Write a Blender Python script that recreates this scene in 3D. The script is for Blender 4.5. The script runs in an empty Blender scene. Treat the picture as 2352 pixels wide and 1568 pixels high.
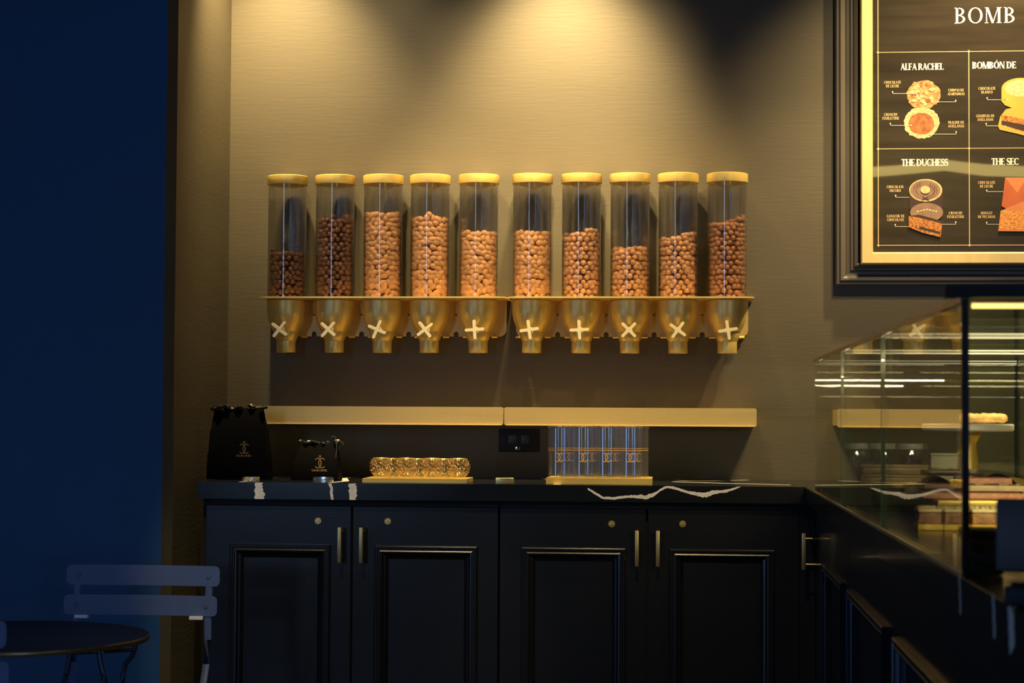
import bpy, bmesh, math, random
from mathutils import Vector, Matrix, Euler
random.seed(7)
PI = math.pi
scene = bpy.context.scene
COL = scene.collection

# ---------------------------------------------------------------- camera
FPX = 4400.0
PSI, PIT, RHO = math.atan(387/4400), math.atan(169/4400), .0055
CAM = Vector((0, -5.7, 1.2))
cF = Vector((-math.sin(PSI)*math.cos(PIT), math.cos(PSI)*math.cos(PIT), math.sin(PIT)))
r0 = Vector((math.cos(PSI), math.sin(PSI), 0)); u0 = r0.cross(cF)
cR = r0*math.cos(RHO)+u0*math.sin(RHO); cU = u0*math.cos(RHO)-r0*math.sin(RHO)
cd = bpy.data.cameras.new('camera'); co = bpy.data.objects.new('camera', cd); COL.objects.link(co)
co.matrix_world = Matrix(((cR.x, cU.x, -cF.x, CAM.x), (cR.y, cU.y, -cF.y, CAM.y), (cR.z, cU.z, -cF.z, CAM.z), (0, 0, 0, 1)))
cd.sensor_width = 36; cd.lens = FPX/2352*36; cd.clip_start = .05
cd.dof.use_dof = True; cd.dof.focus_distance = 5.52; cd.dof.aperture_fstop = 9
scene.camera = co

def ray(px, py): return cF*FPX+cR*(px-1176)-cU*(py-784)
def W(px, py, Y):
    r = ray(px, py); return CAM+r*((Y-CAM.y)/r.y)
def VX(px, py, X):
    r = ray(px, py); return CAM+r*((X-CAM.x)/r.x)
def ZP(px, py, z):
    r = ray(px, py); return CAM+r*((z-CAM.z)/r.z)

# ---------------------------------------------------------------- world, exposure, lights
vs = scene.view_settings
scene.display_settings.display_device = 'sRGB'
vs.view_transform = 'Standard'; vs.look = 'None'; vs.gamma = 1; vs.exposure = 0; vs.use_curve_mapping = False
wd = bpy.data.worlds.new('world'); scene.world = wd; wd.use_nodes = True
bg = wd.node_tree.nodes['Background']; bg.inputs[0].default_value = (.35, .5, 1, 1); bg.inputs[1].default_value = .004

def aim(o, tgt):
    d = Vector(tgt)-o.location; o.rotation_euler = d.to_track_quat('-Z', 'Y').to_euler()
def spot(loc, tgt, watts, color, size, blend, rad=.03):
    l = bpy.data.lights.new('downlight', 'SPOT'); l.energy = watts; l.color = color
    l.spot_size = math.radians(size); l.spot_blend = blend; l.shadow_soft_size = rad
    o = bpy.data.objects.new('downlight', l); COL.objects.link(o); o.location = loc; aim(o, tgt); return o
def area(name, loc, tgt, watts, color, sx, sy):
    l = bpy.data.lights.new(name, 'AREA'); l.energy = watts; l.color = color
    l.shape = 'RECTANGLE'; l.size = sx; l.size_y = sy
    o = bpy.data.objects.new(name, l); COL.objects.link(o); o.location = loc; aim(o, tgt); return o
WARM = (1, .74, .36)
# three wall washers close to the wall, three downlights a step out
spot((-1.22, -.34, 2.86), (-1.22, -.05, 1.95), 175, WARM, 74, .95)
spot((-.35, -.35, 2.84), (-.35, -.04, 1.95), 185, WARM, 66, .95)
spot((1.00, -.44, 2.95), (.95, -.04, 1.85), 190, WARM, 96, .95)
# accent beams on the upper wall, beams on the dispensers, added fill beams brightening the worktop's front
spot((-1.05, -1.15, 2.98), (-1.02, 0, 2.16), 62, WARM, 42, 1, .04)
spot((-.36, -1.15, 2.98), (-.36, 0, 2.08), 200, WARM, 42, 1, .04)
spot((.75, -1.15, 2.98), (.62, 0, 1.85), 75, WARM, 50, 1, .04)
spot((-.85, -.95, 2.98), (-.68, -.15, 1.54), 125, WARM, 38, .8, .04)
spot((-.30, -.95, 2.98), (-.30, -.15, 1.54), 115, WARM, 40, .8, .04)
spot((.90, -.95, 2.98), (.35, -.15, 1.47), 100, WARM, 44, .7, .04)
spot((-.95, -2.6, 2.98), (-.90, -.56, .55), 110, WARM, 22, .4, .04)
spot((-.05, -2.6, 2.98), (-.10, -.56, .55), 110, WARM, 22, .4, .04)
# daylight from the shop front behind the camera: bright sky above, a dimmer street below it
area('daylight_sky', (-2.45, -7.8, 2.15), (-2.45, 0, 2.15), 18, (.42, .64, 1.0), .42, 1.7)
area('daylight_door', (-2.45, -7.8, 1.2), (-2.45, 0, 1.2), 3, (.30, .52, 1.0), .55, .6)
area('daylight_street', (2.95, -9.6, .95), (-.8, 0, .95), 38, (.20, .42, 1.0), 1.0, 1.3)
area('daylight_side', (-4.45, -5.0, .85), (.3, -1.8, .8), 26, (.20, .42, 1.0), 1.8, 1.1)

# ---------------------------------------------------------------- materials
def nodes(name):
    m = bpy.data.materials.new(name); m.use_nodes = True
    return m, m.node_tree.nodes, m.node_tree.links, m.node_tree.nodes['Principled BSDF']
def mat(name, col, rough=.5, metal=0, coat=0, bump=0, bscale=40, var=0, vscale=8, stretch=(1, 1, 1), emis=None, estr=0, spec=.5, rnd=0):
    m, n, l, b = nodes(name)
    b.inputs['Base Color'].default_value = (*col, 1); b.inputs['Roughness'].default_value = rough
    b.inputs['Metallic'].default_value = metal; b.inputs['Coat Weight'].default_value = coat
    b.inputs['Coat Roughness'].default_value = .08; b.inputs['Specular IOR Level'].default_value = spec
    tc = n.new('ShaderNodeTexCoord'); mp = n.new('ShaderNodeMapping'); mp.inputs['Scale'].default_value = stretch
    l.new(tc.outputs['Object'], mp.inputs[0])
    out = None
    if var:
        nz = n.new('ShaderNodeTexNoise'); nz.inputs['Scale'].default_value = vscale; nz.inputs['Detail'].default_value = 4
        l.new(mp.outputs[0], nz.inputs[0])
        mr = n.new('ShaderNodeMapRange'); mr.inputs[1].default_value = .3; mr.inputs[2].default_value = .7
        mr.inputs[3].default_value = 1-var; mr.inputs[4].default_value = 1+var; l.new(nz.outputs[0], mr.inputs[0])
        vm = n.new('ShaderNodeVectorMath'); vm.operation = 'SCALE'; vm.inputs[0].default_value = col
        l.new(mr.outputs[0], vm.inputs['Scale']); l.new(vm.outputs[0], b.inputs['Base Color'])
    if rnd:
        oi = n.new('ShaderNodeObjectInfo'); mr = n.new('ShaderNodeMapRange')
        mr.inputs[3].default_value = 1-rnd; mr.inputs[4].default_value = 1+rnd; l.new(oi.outputs['Random'], mr.inputs[0])
        vm = n.new('ShaderNodeVectorMath'); vm.operation = 'SCALE'; vm.inputs[0].default_value = col
        l.new(mr.outputs[0], vm.inputs['Scale']); l.new(vm.outputs[0], b.inputs['Base Color'])
    if bump:
        nb = n.new('ShaderNodeTexNoise'); nb.inputs['Scale'].default_value = bscale; nb.inputs['Detail'].default_value = 5
        l.new(mp.outputs[0], nb.inputs[0]); bp = n.new('ShaderNodeBump'); bp.inputs['Strength'].default_value = bump
        bp.inputs['Distance'].default_value = .002; l.new(nb.outputs[0], bp.inputs['Height']); l.new(bp.outputs[0], b.inputs['Normal'])
    if emis:
        b.inputs['Emission Color'].default_value = (*emis, 1); b.inputs['Emission Strength'].default_value = estr
    return m
def glass(name, tint, ior=1.5, rough=.02, haze=0, solid=0):
    m = bpy.data.materials.new(name); m.use_nodes = True; n = m.node_tree.nodes; l = m.node_tree.links; n.clear()
    o = n.new('ShaderNodeOutputMaterial'); mx = n.new('ShaderNodeMixShader'); t = n.new('ShaderNodeBsdfTransparent')
    g = n.new('ShaderNodeBsdfGlossy'); fr = n.new('ShaderNodeFresnel'); fr.inputs[0].default_value = ior
    ge = n.new('ShaderNodeNewGeometry')
    mp = n.new('ShaderNodeMix'); mp.data_type = 'FLOAT'; mp.inputs[2].default_value = ior; mp.inputs[3].default_value = ior
    l.new(ge.outputs['Backfacing'], mp.inputs[0])
    # the Fresnel node inverts the index on back faces; undo that so a thin pane reflects alike from both sides
    mp.inputs[3].default_value = 1/ior; l.new(mp.outputs[0], fr.inputs[0])
    t.inputs[0].default_value = (*tint, 1); g.inputs['Roughness'].default_value = rough; g.inputs[0].default_value = (1, 1, 1, 1)
    l.new(fr.outputs[0], mx.inputs[0]); l.new(t.outputs[0], mx.inputs[1]); l.new(g.outputs[0], mx.inputs[2])
    if solid:
        gb = n.new('ShaderNodeBsdfGlass'); gb.inputs['IOR'].default_value = ior; gb.inputs['Roughness'].default_value = rough
        m2 = n.new('ShaderNodeMixShader'); m2.inputs[0].default_value = solid
        l.new(mx.outputs[0], m2.inputs[1]); l.new(gb.outputs[0], m2.inputs[2]); l.new(m2.outputs[0], o.inputs[0])
    elif haze:
        df = n.new('ShaderNodeBsdfDiffuse'); m2 = n.new('ShaderNodeMixShader'); m2.inputs[0].default_value = haze
        l.new(mx.outputs[0], m2.inputs[1]); l.new(df.outputs[0], m2.inputs[2]); l.new(m2.outputs[0], o.inputs[0])
    else: l.new(mx.outputs[0], o.inputs[0])
    return m

M = {}
M['wall'] = mat('taupe_wall_paint', (.090, .075, .045), .55, var=.06, vscale=3, bump=.2, bscale=60, stretch=(.25, .25, 2.2))
M['navy'] = mat('dark_pillar_paint', (.013, .080, .19), .6, var=.08, vscale=2, bump=.2, bscale=50)
M['trimpaint'] = mat('taupe_moulding_paint', (.10, .085, .066), .4)
M['ceiling'] = mat('ceiling_paint', (.03, .028, .026), .8, var=.05)
M['floor'] = mat('dark_floor', (.03, .026, .024), .5, var=.25, vscale=6)
M['cab'] = mat('black_cabinet_lacquer', (.0060, .0070, .0105), .28, coat=.25, var=.1, vscale=5, bump=.06, bscale=90, stretch=(.4, 1, 2))
M['cabdark'] = mat('cabinet_recess', (.006, .006, .007), .7, var=.1)
M['gold'] = mat('satin_gold_paint', (.90, .69, .22), .36, metal=.5, var=.04, vscale=20, bump=.08, bscale=400)
M['goldflat'] = mat('brushed_gold_sheet', (.68, .50, .19), .42, metal=.5, var=.05, vscale=15, bump=.15, bscale=300, stretch=(.2, 1, 3))
M['lidgold'] = mat('lid_gold_paint', (.86, .62, .17), .38, metal=.35, var=.03, vscale=10)
M['knob'] = mat('pale_gold_knob', (.92, .78, .44), .4, metal=.3, var=.03, vscale=30)
M['brass'] = mat('polished_brass', (.85, .66, .27), .25, metal=.75, var=.05, vscale=60)
M['handle'] = mat('brushed_brass_pull', (.62, .47, .20), .38, metal=1, var=.06, vscale=60)
M['tray'] = mat('gold_tray_paint', (.80, .56, .14), .38, metal=.45, var=.05, vscale=15)
M['frame'] = mat('gold_picture_frame', (.88, .66, .28), .36, metal=.45, var=.05, vscale=40, bump=.15, bscale=200, stretch=(1, 1, .1))
M['chrome'] = mat('chrome', (.75, .75, .78), .12, metal=1, var=.03, vscale=30)
M['black'] = mat('black_plastic', (.006, .006, .007), .5, var=.1, spec=.3)
M['bag'] = mat('black_paper_bag', (.0018, .0018, .002), .8, bump=.3, bscale=14, spec=.08)
M['foil'] = mat('black_crinkled_foil', (.012, .012, .013), .25, bump=1, bscale=60)
M['logo'] = mat('gold_foil_print', (.85, .48, .14), .45, metal=.1, var=.05)
M['print'] = mat('black_print_with_sheen', (.034, .027, .019), .16, coat=.5, var=.25, vscale=12, bump=.02, bscale=8, stretch=(.3, 1, 3))  # brown base stands in for reflections on the black print
M['print'].node_tree.nodes['Principled BSDF'].inputs['Coat Weight'].default_value = 1; M['print'].node_tree.nodes['Principled BSDF'].inputs['Coat Roughness'].default_value = .015
M['ink'] = mat('board_ink_ivory', (.82, .76, .64), .5, var=.03)
M['inkgold'] = mat('board_ink_gold', (.62, .42, .20), .5, var=.03)
M['tubeglass'] = glass('clear_acrylic_tube', (.95, .95, .945), 1.49, .04, solid=.6)
M['case'] = glass('green_tinted_case_glass', (.86, .90, .82), 1.5, .015)
M['edge'] = mat('glass_edge', (.05, .07, .05), .15, spec=.8, var=.05)
M['crystal'] = glass('drinking_glass', (.97, .98, 1.0), 1.75, .03, .025)  # small diffuse share stands in for the haze of window reflections
M['sparkle'] = glass('gold_sparkle_glass', (1.0, .985, .95), 1.7, .05)
def sparkle():  # glossy gold cells paint sparkles of light into the glass
    m = M['sparkle']; n = m.node_tree.nodes; l = m.node_tree.links
    o = [x for x in n if x.type == 'OUTPUT_MATERIAL'][0]; src = o.inputs[0].links[0].from_socket
    g = n.new('ShaderNodeBsdfGlossy'); g.inputs[0].default_value = (.95, .72, .36, 1); g.inputs['Roughness'].default_value = .22
    tc = n.new('ShaderNodeTexCoord'); vo = n.new('ShaderNodeTexVoronoi'); vo.inputs['Scale'].default_value = 420; l.new(tc.outputs['Object'], vo.inputs[0])
    b = n.new('ShaderNodeBump'); b.inputs['Strength'].default_value = 1; b.inputs['Distance'].default_value = .004
    l.new(vo.outputs['Distance'], b.inputs['Height']); l.new(b.outputs[0], g.inputs['Normal'])
    mr = n.new('ShaderNodeMapRange'); mr.inputs[1].default_value = .87; mr.inputs[2].default_value = .89; mr.inputs[3].default_value = .0; mr.inputs[4].default_value = .8
    sp = n.new('ShaderNodeSeparateColor'); l.new(vo.outputs['Color'], sp.inputs[0]); l.new(sp.outputs[0], mr.inputs[0])
    mx = n.new('ShaderNodeMixShader'); l.new(mr.outputs[0], mx.inputs[0]); l.new(src, mx.inputs[1]); l.new(g.outputs[0], mx.inputs[2]); l.new(mx.outputs[0], o.inputs[0])
sparkle()
M['acryl'] = glass('acrylic_block', (.9, .9, .9), 1.6, .05, .05)
M['slate'] = mat('dark_marble_slab', (.008, .010, .013), .2, coat=.15, var=.3, vscale=6)
M['vein'] = mat('white_marble_vein', (.92, .88, .80), .3, var=.12, vscale=90)
M['bistro'] = mat('navy_powder_coated_steel', (.085, .125, .25), .45, var=.06, vscale=30)
M['bistrotop'] = mat('black_powder_coated_top', (.020, .028, .048), .38, var=.1, vscale=40)
M['clip'] = mat('pale_nylon_clip', (.85, .86, .92), .5, var=.03)
M['bistroedge'] = mat('black_rim_gold_highlight', (.30, .22, .10), .3, metal=.6, var=.1)  # warm highlight along the rim is put into its colour
M['choc_dark'] = mat('dark_chocolate_glaze', (.16, .065, .035), .3, rnd=.22)
M['choc_alm'] = mat('cocoa_dusted_almond', (.60, .31, .135), .62, rnd=.16)
M['choc_haz'] = mat('cocoa_dusted_hazelnut', (.58, .30, .14), .62, rnd=.14)
M['choc_hazd'] = mat('cocoa_dusted_hazelnut_deep', (.40, .175, .075), .6, rnd=.14)
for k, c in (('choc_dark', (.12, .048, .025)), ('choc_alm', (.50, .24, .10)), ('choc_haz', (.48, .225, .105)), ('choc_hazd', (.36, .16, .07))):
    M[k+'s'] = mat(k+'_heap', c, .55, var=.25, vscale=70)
M['led'] = mat('warm_led_strip', (1, .8, .4), .5, emis=(1, .66, .20), estr=3)
M['edgeglow'] = mat('glass_edge_glow', (1, .9, .7), .5, emis=(1, .85, .6), estr=.6)
M['marble'] = mat('white_marble_plate', (.78, .74, .64), .3, var=.08, vscale=20)
M['bread'] = mat('baked_pastry', (.55, .33, .11), .6, var=.35, vscale=40, bump=1, bscale=90)
M['jarlid'] = mat('pale_jar_lid', (.50, .54, .46), .35, var=.05)
M['jarchoc'] = mat('jarred_chocolates', (.10, .035, .018), .3, var=.5, vscale=60, bump=1, bscale=80)
M['box'] = mat('olive_brown_box', (.16, .10, .045), .35, var=.35, vscale=50)
M['cream'] = mat('cream_card', (.46, .46, .33), .5, var=.05)
M['milk'] = mat('milk_chocolate_bar', (.30, .13, .06), .4, var=.2, vscale=60, bump=.5, bscale=90)
M['darkbar'] = mat('dark_chocolate_bar', (.045, .018, .011), .25, var=.2, vscale=60, bump=.3, bscale=60)
M['pink'] = mat('raspberry_bar', (.72, .34, .24), .55, var=.25, vscale=120, bump=.4, bscale=160)
M['berry'] = mat('raspberry_crumbs', (.50, .06, .09), .6, var=.3, vscale=200)
M['white_choc'] = mat('white_chocolate_bar', (.76, .60, .33), .4, var=.15, vscale=50, bump=.4, bscale=60)
M['nut'] = mat('roasted_nut', (.66, .42, .2), .5, var=.2, vscale=90)
M['nougat'] = mat('brown_nougat', (.33, .16, .06), .55, var=.45, vscale=55, bump=1, bscale=70)
M['yellow'] = mat('yellow_card', (.75, .47, .04), .5, var=.05)
M['device'] = mat('dark_blue_plastic', (.018, .019, .024), .45, var=.1)

# ---------------------------------------------------------------- geometry helpers
class G:
    def __init__(s): s.v = []; s.f = []; s.mi = []; s.ms = []
    def m(s, name):
        if name not in s.ms: s.ms.append(name)
        return s.ms.index(name)
    def add(s, vs_, fs_, mt=None):
        o = len(s.v); s.v += [tuple(p) for p in vs_]; i = s.m(mt) if mt else 0
        for f in fs_: s.f.append(tuple(o+k for k in f)); s.mi.append(i)
        return s
    def box(s, x0, x1, y0, y1, z0, z1, bev=0, seg=2, mt=None, rot=None, about=None):
        bm = bmesh.new(); bmesh.ops.create_cube(bm, size=1)
        for v in bm.verts: v.co = Vector(((x0+x1)/2+v.co.x*(x1-x0), (y0+y1)/2+v.co.y*(y1-y0), (z0+z1)/2+v.co.z*(z1-z0)))
        if bev: bmesh.ops.bevel(bm, geom=bm.edges[:], offset=bev, segments=seg, affect='EDGES', profile=.6)
        if rot:
            c = Vector(about) if about else Vector(((x0+x1)/2, (y0+y1)/2, (z0+z1)/2))
            R_ = Euler(rot).to_matrix()
            for v in bm.verts: v.co = R_@(v.co-c)+c
        s.frombm(bm, mt); return s
    def frombm(s, bm, mt=None):
        bm.verts.index_update(); s.add([v.co[:] for v in bm.verts], [[v.index for v in f.verts] for f in bm.faces], mt); bm.free()
    def lathe(s, prof, n=32, c=(0, 0, 0), mt=None, axis='z', a0=0, a1=2*PI):
        full = abs(a1-a0-2*PI) < 1e-6; k = n if full else n+1; vs_ = []
        for r, z in prof:
            for i in range(k):
                a = a0+(a1-a0)*i/n
                p = (r*math.cos(a), r*math.sin(a), z)
                if axis == 'y': p = (p[0], p[2], p[1])
                if axis == 'x': p = (p[2], p[0], p[1])
                vs_.append((p[0]+c[0], p[1]+c[1], p[2]+c[2]))
        fs_ = []
        for j in range(len(prof)-1):
            for i in range(n):
                i2 = (i+1) % k if full else i+1
                fs_.append((j*k+i, j*k+i2, (j+1)*k+i2, (j+1)*k+i))
        if full:
            if prof[0][0] > 1e-6: fs_.append(tuple(range(k-1, -1, -1))) if s.caps else None
            if prof[-1][0] > 1e-6: fs_.append(tuple((len(prof)-1)*k+i for i in range(k))) if s.caps else None
        s.add(vs_, fs_, mt); return s
    caps = True
    def tube(s, pts, r, n=8, mt=None, flat=None):
        pts = [Vector(p) for p in pts]; vs_ = []; up = Vector((0, 0, 1))
        for i, p in enumerate(pts):
            d = (pts[min(i+1, len(pts)-1)]-pts[max(i-1, 0)]).normalized()
            a = d.cross(up)
            if a.length < .05: a = d.cross(Vector((0, 1, 0)))
            a.normalize(); b = a.cross(d).normalized()
            ra, rb = (r, r) if flat is None else (r, flat)
            rr = ra(i/(len(pts)-1)) if callable(ra) else ra
            rb = rr if callable(ra) else rb
            for k in range(n):
                t = 2*PI*k/n; vs_.append(p+a*rr*math.cos(t)+b*rb*math.sin(t))
        fs_ = [(i*n+k, i*n+(k+1) % n, (i+1)*n+(k+1) % n, (i+1)*n+k) for i in range(len(pts)-1) for k in range(n)]
        fs_ += [tuple(range(n-1, -1, -1)), tuple((len(pts)-1)*n+k for k in range(n))]
        s.add(vs_, fs_, mt); return s
    def prism(s, poly, h0, h1, fn, mt=None):
        n = len(poly); vs_ = [fn(u, v, h0) for u, v in poly]+[fn(u, v, h1) for u, v in poly]
        s.add(vs_, [tuple(range(n)), tuple(range(2*n-1, n-1, -1))]+[(i, i+n, (i+1) % n+n, (i+1) % n) for i in range(n)], mt); return s
    def frame(s, u0, u1, v0, v1, prof, fn, mt=None, fill=False):
        """nested mitred rectangles: prof = [(inset, height)]"""
        vs_ = []
        for i, h in prof: vs_ += [fn(u0+i, v0+i, h), fn(u1-i, v0+i, h), fn(u1-i, v1-i, h), fn(u0+i, v1-i, h)]
        fs_ = [(j*4+k, j*4+(k+1) % 4, j*4+4+(k+1) % 4, j*4+4+k) for j in range(len(prof)-1) for k in range(4)]
        if fill: e = (len(prof)-1)*4; fs_.append((e, e+1, e+2, e+3))
        s.add(vs_, fs_, mt); return s
    def blob(s, c, r, sub=2, mt=None, jit=0, rot=None, rnd=random):
        bm = bmesh.new(); bmesh.ops.create_icosphere(bm, subdivisions=sub, radius=1)
        R_ = Euler(rot).to_matrix() if rot else Matrix.Identity(3)
        for v in bm.verts:
            k = 1+rnd.uniform(-jit, jit); p = R_@Vector((v.co.x*r[0]*k, v.co.y*r[1]*k, v.co.z*r[2]*k)); v.co = p+Vector(c)
        s.frombm(bm, mt); return s
    def build(s, name, material=None, parent=None, smooth=35, loc=None, fix=True):
        me = bpy.data.meshes.new(name)
        off = Vector(loc) if loc is not None else (WL(parent) if parent is not None else Vector((0, 0, 0)))
        me.from_pydata([tuple(Vector(p)-off) for p in s.v], [], s.f)
        if s.ms:
            for k in s.ms: me.materials.append(M[k])
            me.polygons.foreach_set('material_index', s.mi)
        else: me.materials.append(M[material])
        if fix:
            bm = bmesh.new(); bm.from_mesh(me); bmesh.ops.recalc_face_normals(bm, faces=bm.faces[:]); bm.to_mesh(me); bm.free()
        me.update()
        if smooth:
            me.shade_smooth()
            me.set_sharp_from_angle(angle=math.radians(smooth))
        o = bpy.data.objects.new(name, me); COL.objects.link(o)
        if parent is not None:
            o.parent = parent; o.location = off-WL(parent)
        elif loc is not None: o.location = loc
        return o
def WL(o):
    p = Vector(o.location)
    while o.parent is not None: o = o.parent; p += o.location
    return p
def tag(o, label, cat, group=None, kind=None):
    o['label'] = label; o['category'] = cat
    if group: o['group'] = group
    if kind: o['kind'] = kind
    return o
def thing(name, label, cat, loc, group=None):
    o = bpy.data.objects.new(name, None); o.empty_display_size = .05; COL.objects.link(o); o.location = loc
    return tag(o, label, cat, group)
def structure(o): o['kind'] = 'structure'; return o
def XZ(Y): return lambda u, v, h: (u, Y-h, v)      # a front facing the camera, heights stick out towards -Y
def YZ(X): return lambda u, v, h: (X-h, u, v)      # a front facing -X
def rrect(u0, u1, v0, v1, r, n=5, corners=(1, 1, 1, 1)):
    out = []
    for k, (cx, cy, a) in enumerate(((u1-r, v0+r, -90), (u1-r, v1-r, 0), (u0+r, v1-r, 90), (u0+r, v0+r, 180))):
        if corners[k]:
            for i in range(n+1):
                t = math.radians(a+90*i/n); out.append((cx+r*math.cos(t), cy+r*math.sin(t)))
        else: out.append((cx+r*(1 if k < 2 else -1), cy+r*(1 if k in (1, 2) else -1)))
    return out
def dup(o, parent=None, loc=None):
    c = o.copy(); COL.objects.link(c)
    if parent is not None: c.parent = parent
    if loc is not None: c.location = loc
    for ch in list(o.children): dup(ch, c)
    return c

# ---------------------------------------------------------------- letters (serif, drawn as strokes)
def glyph(ch, T=.17, t=.055):
    P = []
    def rect(x0, x1, y0, y1): P.append([(x0, y0), (x1, y0), (x1, y1), (x0, y1)])
    def stem(x, w=T, y0=0, y1=1, s=(1, 1)):
        rect(x-w/2, x+w/2, y0, y1)
        if s[0]: rect(x-w/2-.08, x+w/2+.08, y0, y0+.04)
        if s[1]: rect(x-w/2-.08, x+w/2+.08, y1-.04, y1)
    def diag(x0, y0, x1, y1, w): P.append([(x0-w/2, y0), (x0+w/2, y0), (x1+w/2, y1), (x1-w/2, y1)])
    def ring(cx, cy, rx, ry, a0=0, a1=360, n=20, tw=T):
        for i in range(n):
            q = [math.radians(a0+(a1-a0)*k/n) for k in (i, i+1)]
            P.append([(cx+rx*math.cos(q[0]), cy+ry*math.sin(q[0])), (cx+rx*math.cos(q[1]), cy+ry*math.sin(q[1])),
                      (cx+(rx-tw)*math.cos(q[1]), cy+(ry-t)*math.sin(q[1])), (cx+(rx-tw)*math.cos(q[0]), cy+(ry-t)*math.sin(q[0]))])
    w = .7
    if ch == ' ': return [], .32
    if ch == 'A': diag(.10, 0, .40, 1, t); diag(.68, 0, .38, 1, T); rect(.20, .58, .30, .30+t); rect(0, .22, 0, .04); rect(.54, .84, 0, .04); w = .84
    elif ch == 'B': stem(.16); ring(.26, .75, .34, .25, -90, 90, 10); ring(.26, .265, .40, .265, -90, 90, 10); rect(.16, .28, .96, 1); rect(.16, .28, 0, .05); rect(.16, .28, .48, .53); w = .72
    elif ch in 'CG':
        ring(.42, .5, .42, .51, 48, 312, 20); rect(.70, .74, .68, .95)
        if ch == 'G': stem(.70, T*.9, .04, .42, (0, 1))
        else: rect(.70, .74, .05, .25)
        w = .84
    elif ch == 'D': stem(.16); ring(.30, .5, .50, .5, -90, 90, 14); rect(.16, .32, .95, 1); rect(.16, .32, 0, .05); w = .86
    elif ch in 'EFL':
        stem(.16)
        if ch in 'EF': rect(.2, .58, 1-t, 1); rect(.55, .59, .78, 1); rect(.2, .48, .48, .48+t); rect(.46, .49, .40, .61)
        if ch in 'EL': rect(.2, .62, 0, t); rect(.59, .63, 0, .24)
        w = .66
    elif ch == 'H': stem(.16); stem(.68); rect(.2, .66, .48, .48+t); w = .86
    elif ch == 'I': stem(.17); w = .34
    elif ch == 'J': stem(.28, T, .05, 1, (0, 1)); ring(.14, .06, .22, .24, 180, 360, 8, .1); w = .44
    elif ch == 'M': stem(.12, t); diag(.16, 1, .50, 0, T); diag(.82, 1, .50, 0, t); stem(.88); w = 1.04
    elif ch == 'N': stem(.12, t); diag(.16, 1, .70, 0, T); stem(.72, t); w = .84
    elif ch in 'OÓ':
        ring(.44, .5, .44, .51, 0, 360, 28); w = .88
        if ch == 'Ó': P.append([(.38, 1.08), (.46, 1.06), (.60, 1.26), (.50, 1.28)])
    elif ch in 'PR':
        stem(.16); ring(.28, .73, .38, .27, -90, 90, 12); rect(.16, .30, .955, 1); rect(.16, .30, .46, .505); w = .68
        if ch == 'R': diag(.70, 0, .36, .48, T); rect(.6, .84, 0, .04); w = .80
    elif ch == 'S':
        pts = []
        for i in range(9): a = math.radians(40+i*27.5); pts.append((.30+.21*math.cos(a), .75+.21*math.sin(a)))
        for i in range(9): a = math.radians(80-i*30); pts.append((.30+.23*math.cos(a), .27+.22*math.sin(a)))
        N = len(pts)
        for i in range(N-1):
            def off(k):
                a, b = pts[max(k-1, 0)], pts[min(k+1, N-1)]; d = Vector((b[0]-a[0], b[1]-a[1])).normalized()
                ww = (t+(T-t)*math.exp(-((k-(N-1)/2)/3.2)**2))/2+.01
                return (pts[k][0]-d.y*ww, pts[k][1]+d.x*ww), (pts[k][0]+d.y*ww, pts[k][1]-d.x*ww)
            a, b = off(i); c, d = off(i+1); P.append([a, b, d, c])
        rect(.50, .54, .72, .97); rect(.05, .09, .03, .28); w = .60
    elif ch == 'T': stem(.36, T, 0, 1, (1, 0)); rect(.02, .70, 1-t, 1); rect(.02, .06, .76, 1); rect(.66, .70, .76, 1); w = .72
    elif ch == 'U': stem(.16, T, .3, 1, (0, 1)); stem(.68, t, .3, 1, (0, 1)); ring(.39, .32, .315, .33, 180, 360, 12, T*.7); w = .82
    elif ch == 'V': diag(.12, 1, .40, 0, T); diag(.68, 1, .40, 0, t); rect(0, .28, .96, 1); rect(.56, .80, .96, 1); w = .80
    elif ch == 'Y': diag(.12, 1, .38, .45, T); diag(.66, 1, .38, .45, t); stem(.38, T, 0, .48, (1, 0)); rect(0, .28, .96, 1); rect(.54, .78, .96, 1); w = .78
    return P, w
def text(g, s, cx, cz, h, fn, mt, track=.06, squeeze=1, T=.17, align='c'):
    gl = [glyph(c, T, .055 if T < .2 else .095) for c in s]; tot = sum(w+track for _, w in gl)-track
    u = cx-(tot*h*squeeze/2 if align == 'c' else 0); k = 0
    for P, w in gl:
        for p in P:
            k += 1; q = [(u+x*h*squeeze, cz+(y-.5)*h) for x, y in p]
            g.add([fn(a, b, .00002*(k % 7)) for a, b in q], [tuple(range(len(q)))], mt)
        u += (w+track)*h*squeeze
SANS = {'C': [[(.9, .85), (.5, 1), (.1, .8), (0, .5), (.1, .2), (.5, 0), (.9, .15)]], 'A': [[(0, 0), (.45, 1), (.9, 0)], [(.15, .3), (.75, .3)]],
        'O': [[(.5, 1), (.1, .8), (0, .5), (.1, .2), (.5, 0), (.9, .2), (1, .5), (.9, .8), (.5, 1)]], 'R': [[(0, 0), (0, 1), (.6, 1), (.7, .75), (.6, .5), (0, .5)], [(.35, .5), (.75, 0)]],
        'T': [[(0, 1), (.9, 1)], [(.45, 1), (.45, 0)]], 'E': [[(.7, 1), (0, 1), (0, 0), (.7, 0)], [(0, .5), (.6, .5)]], 'L': [[(0, 1), (0, 0), (.6, 0)]], ' ': []}
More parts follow.
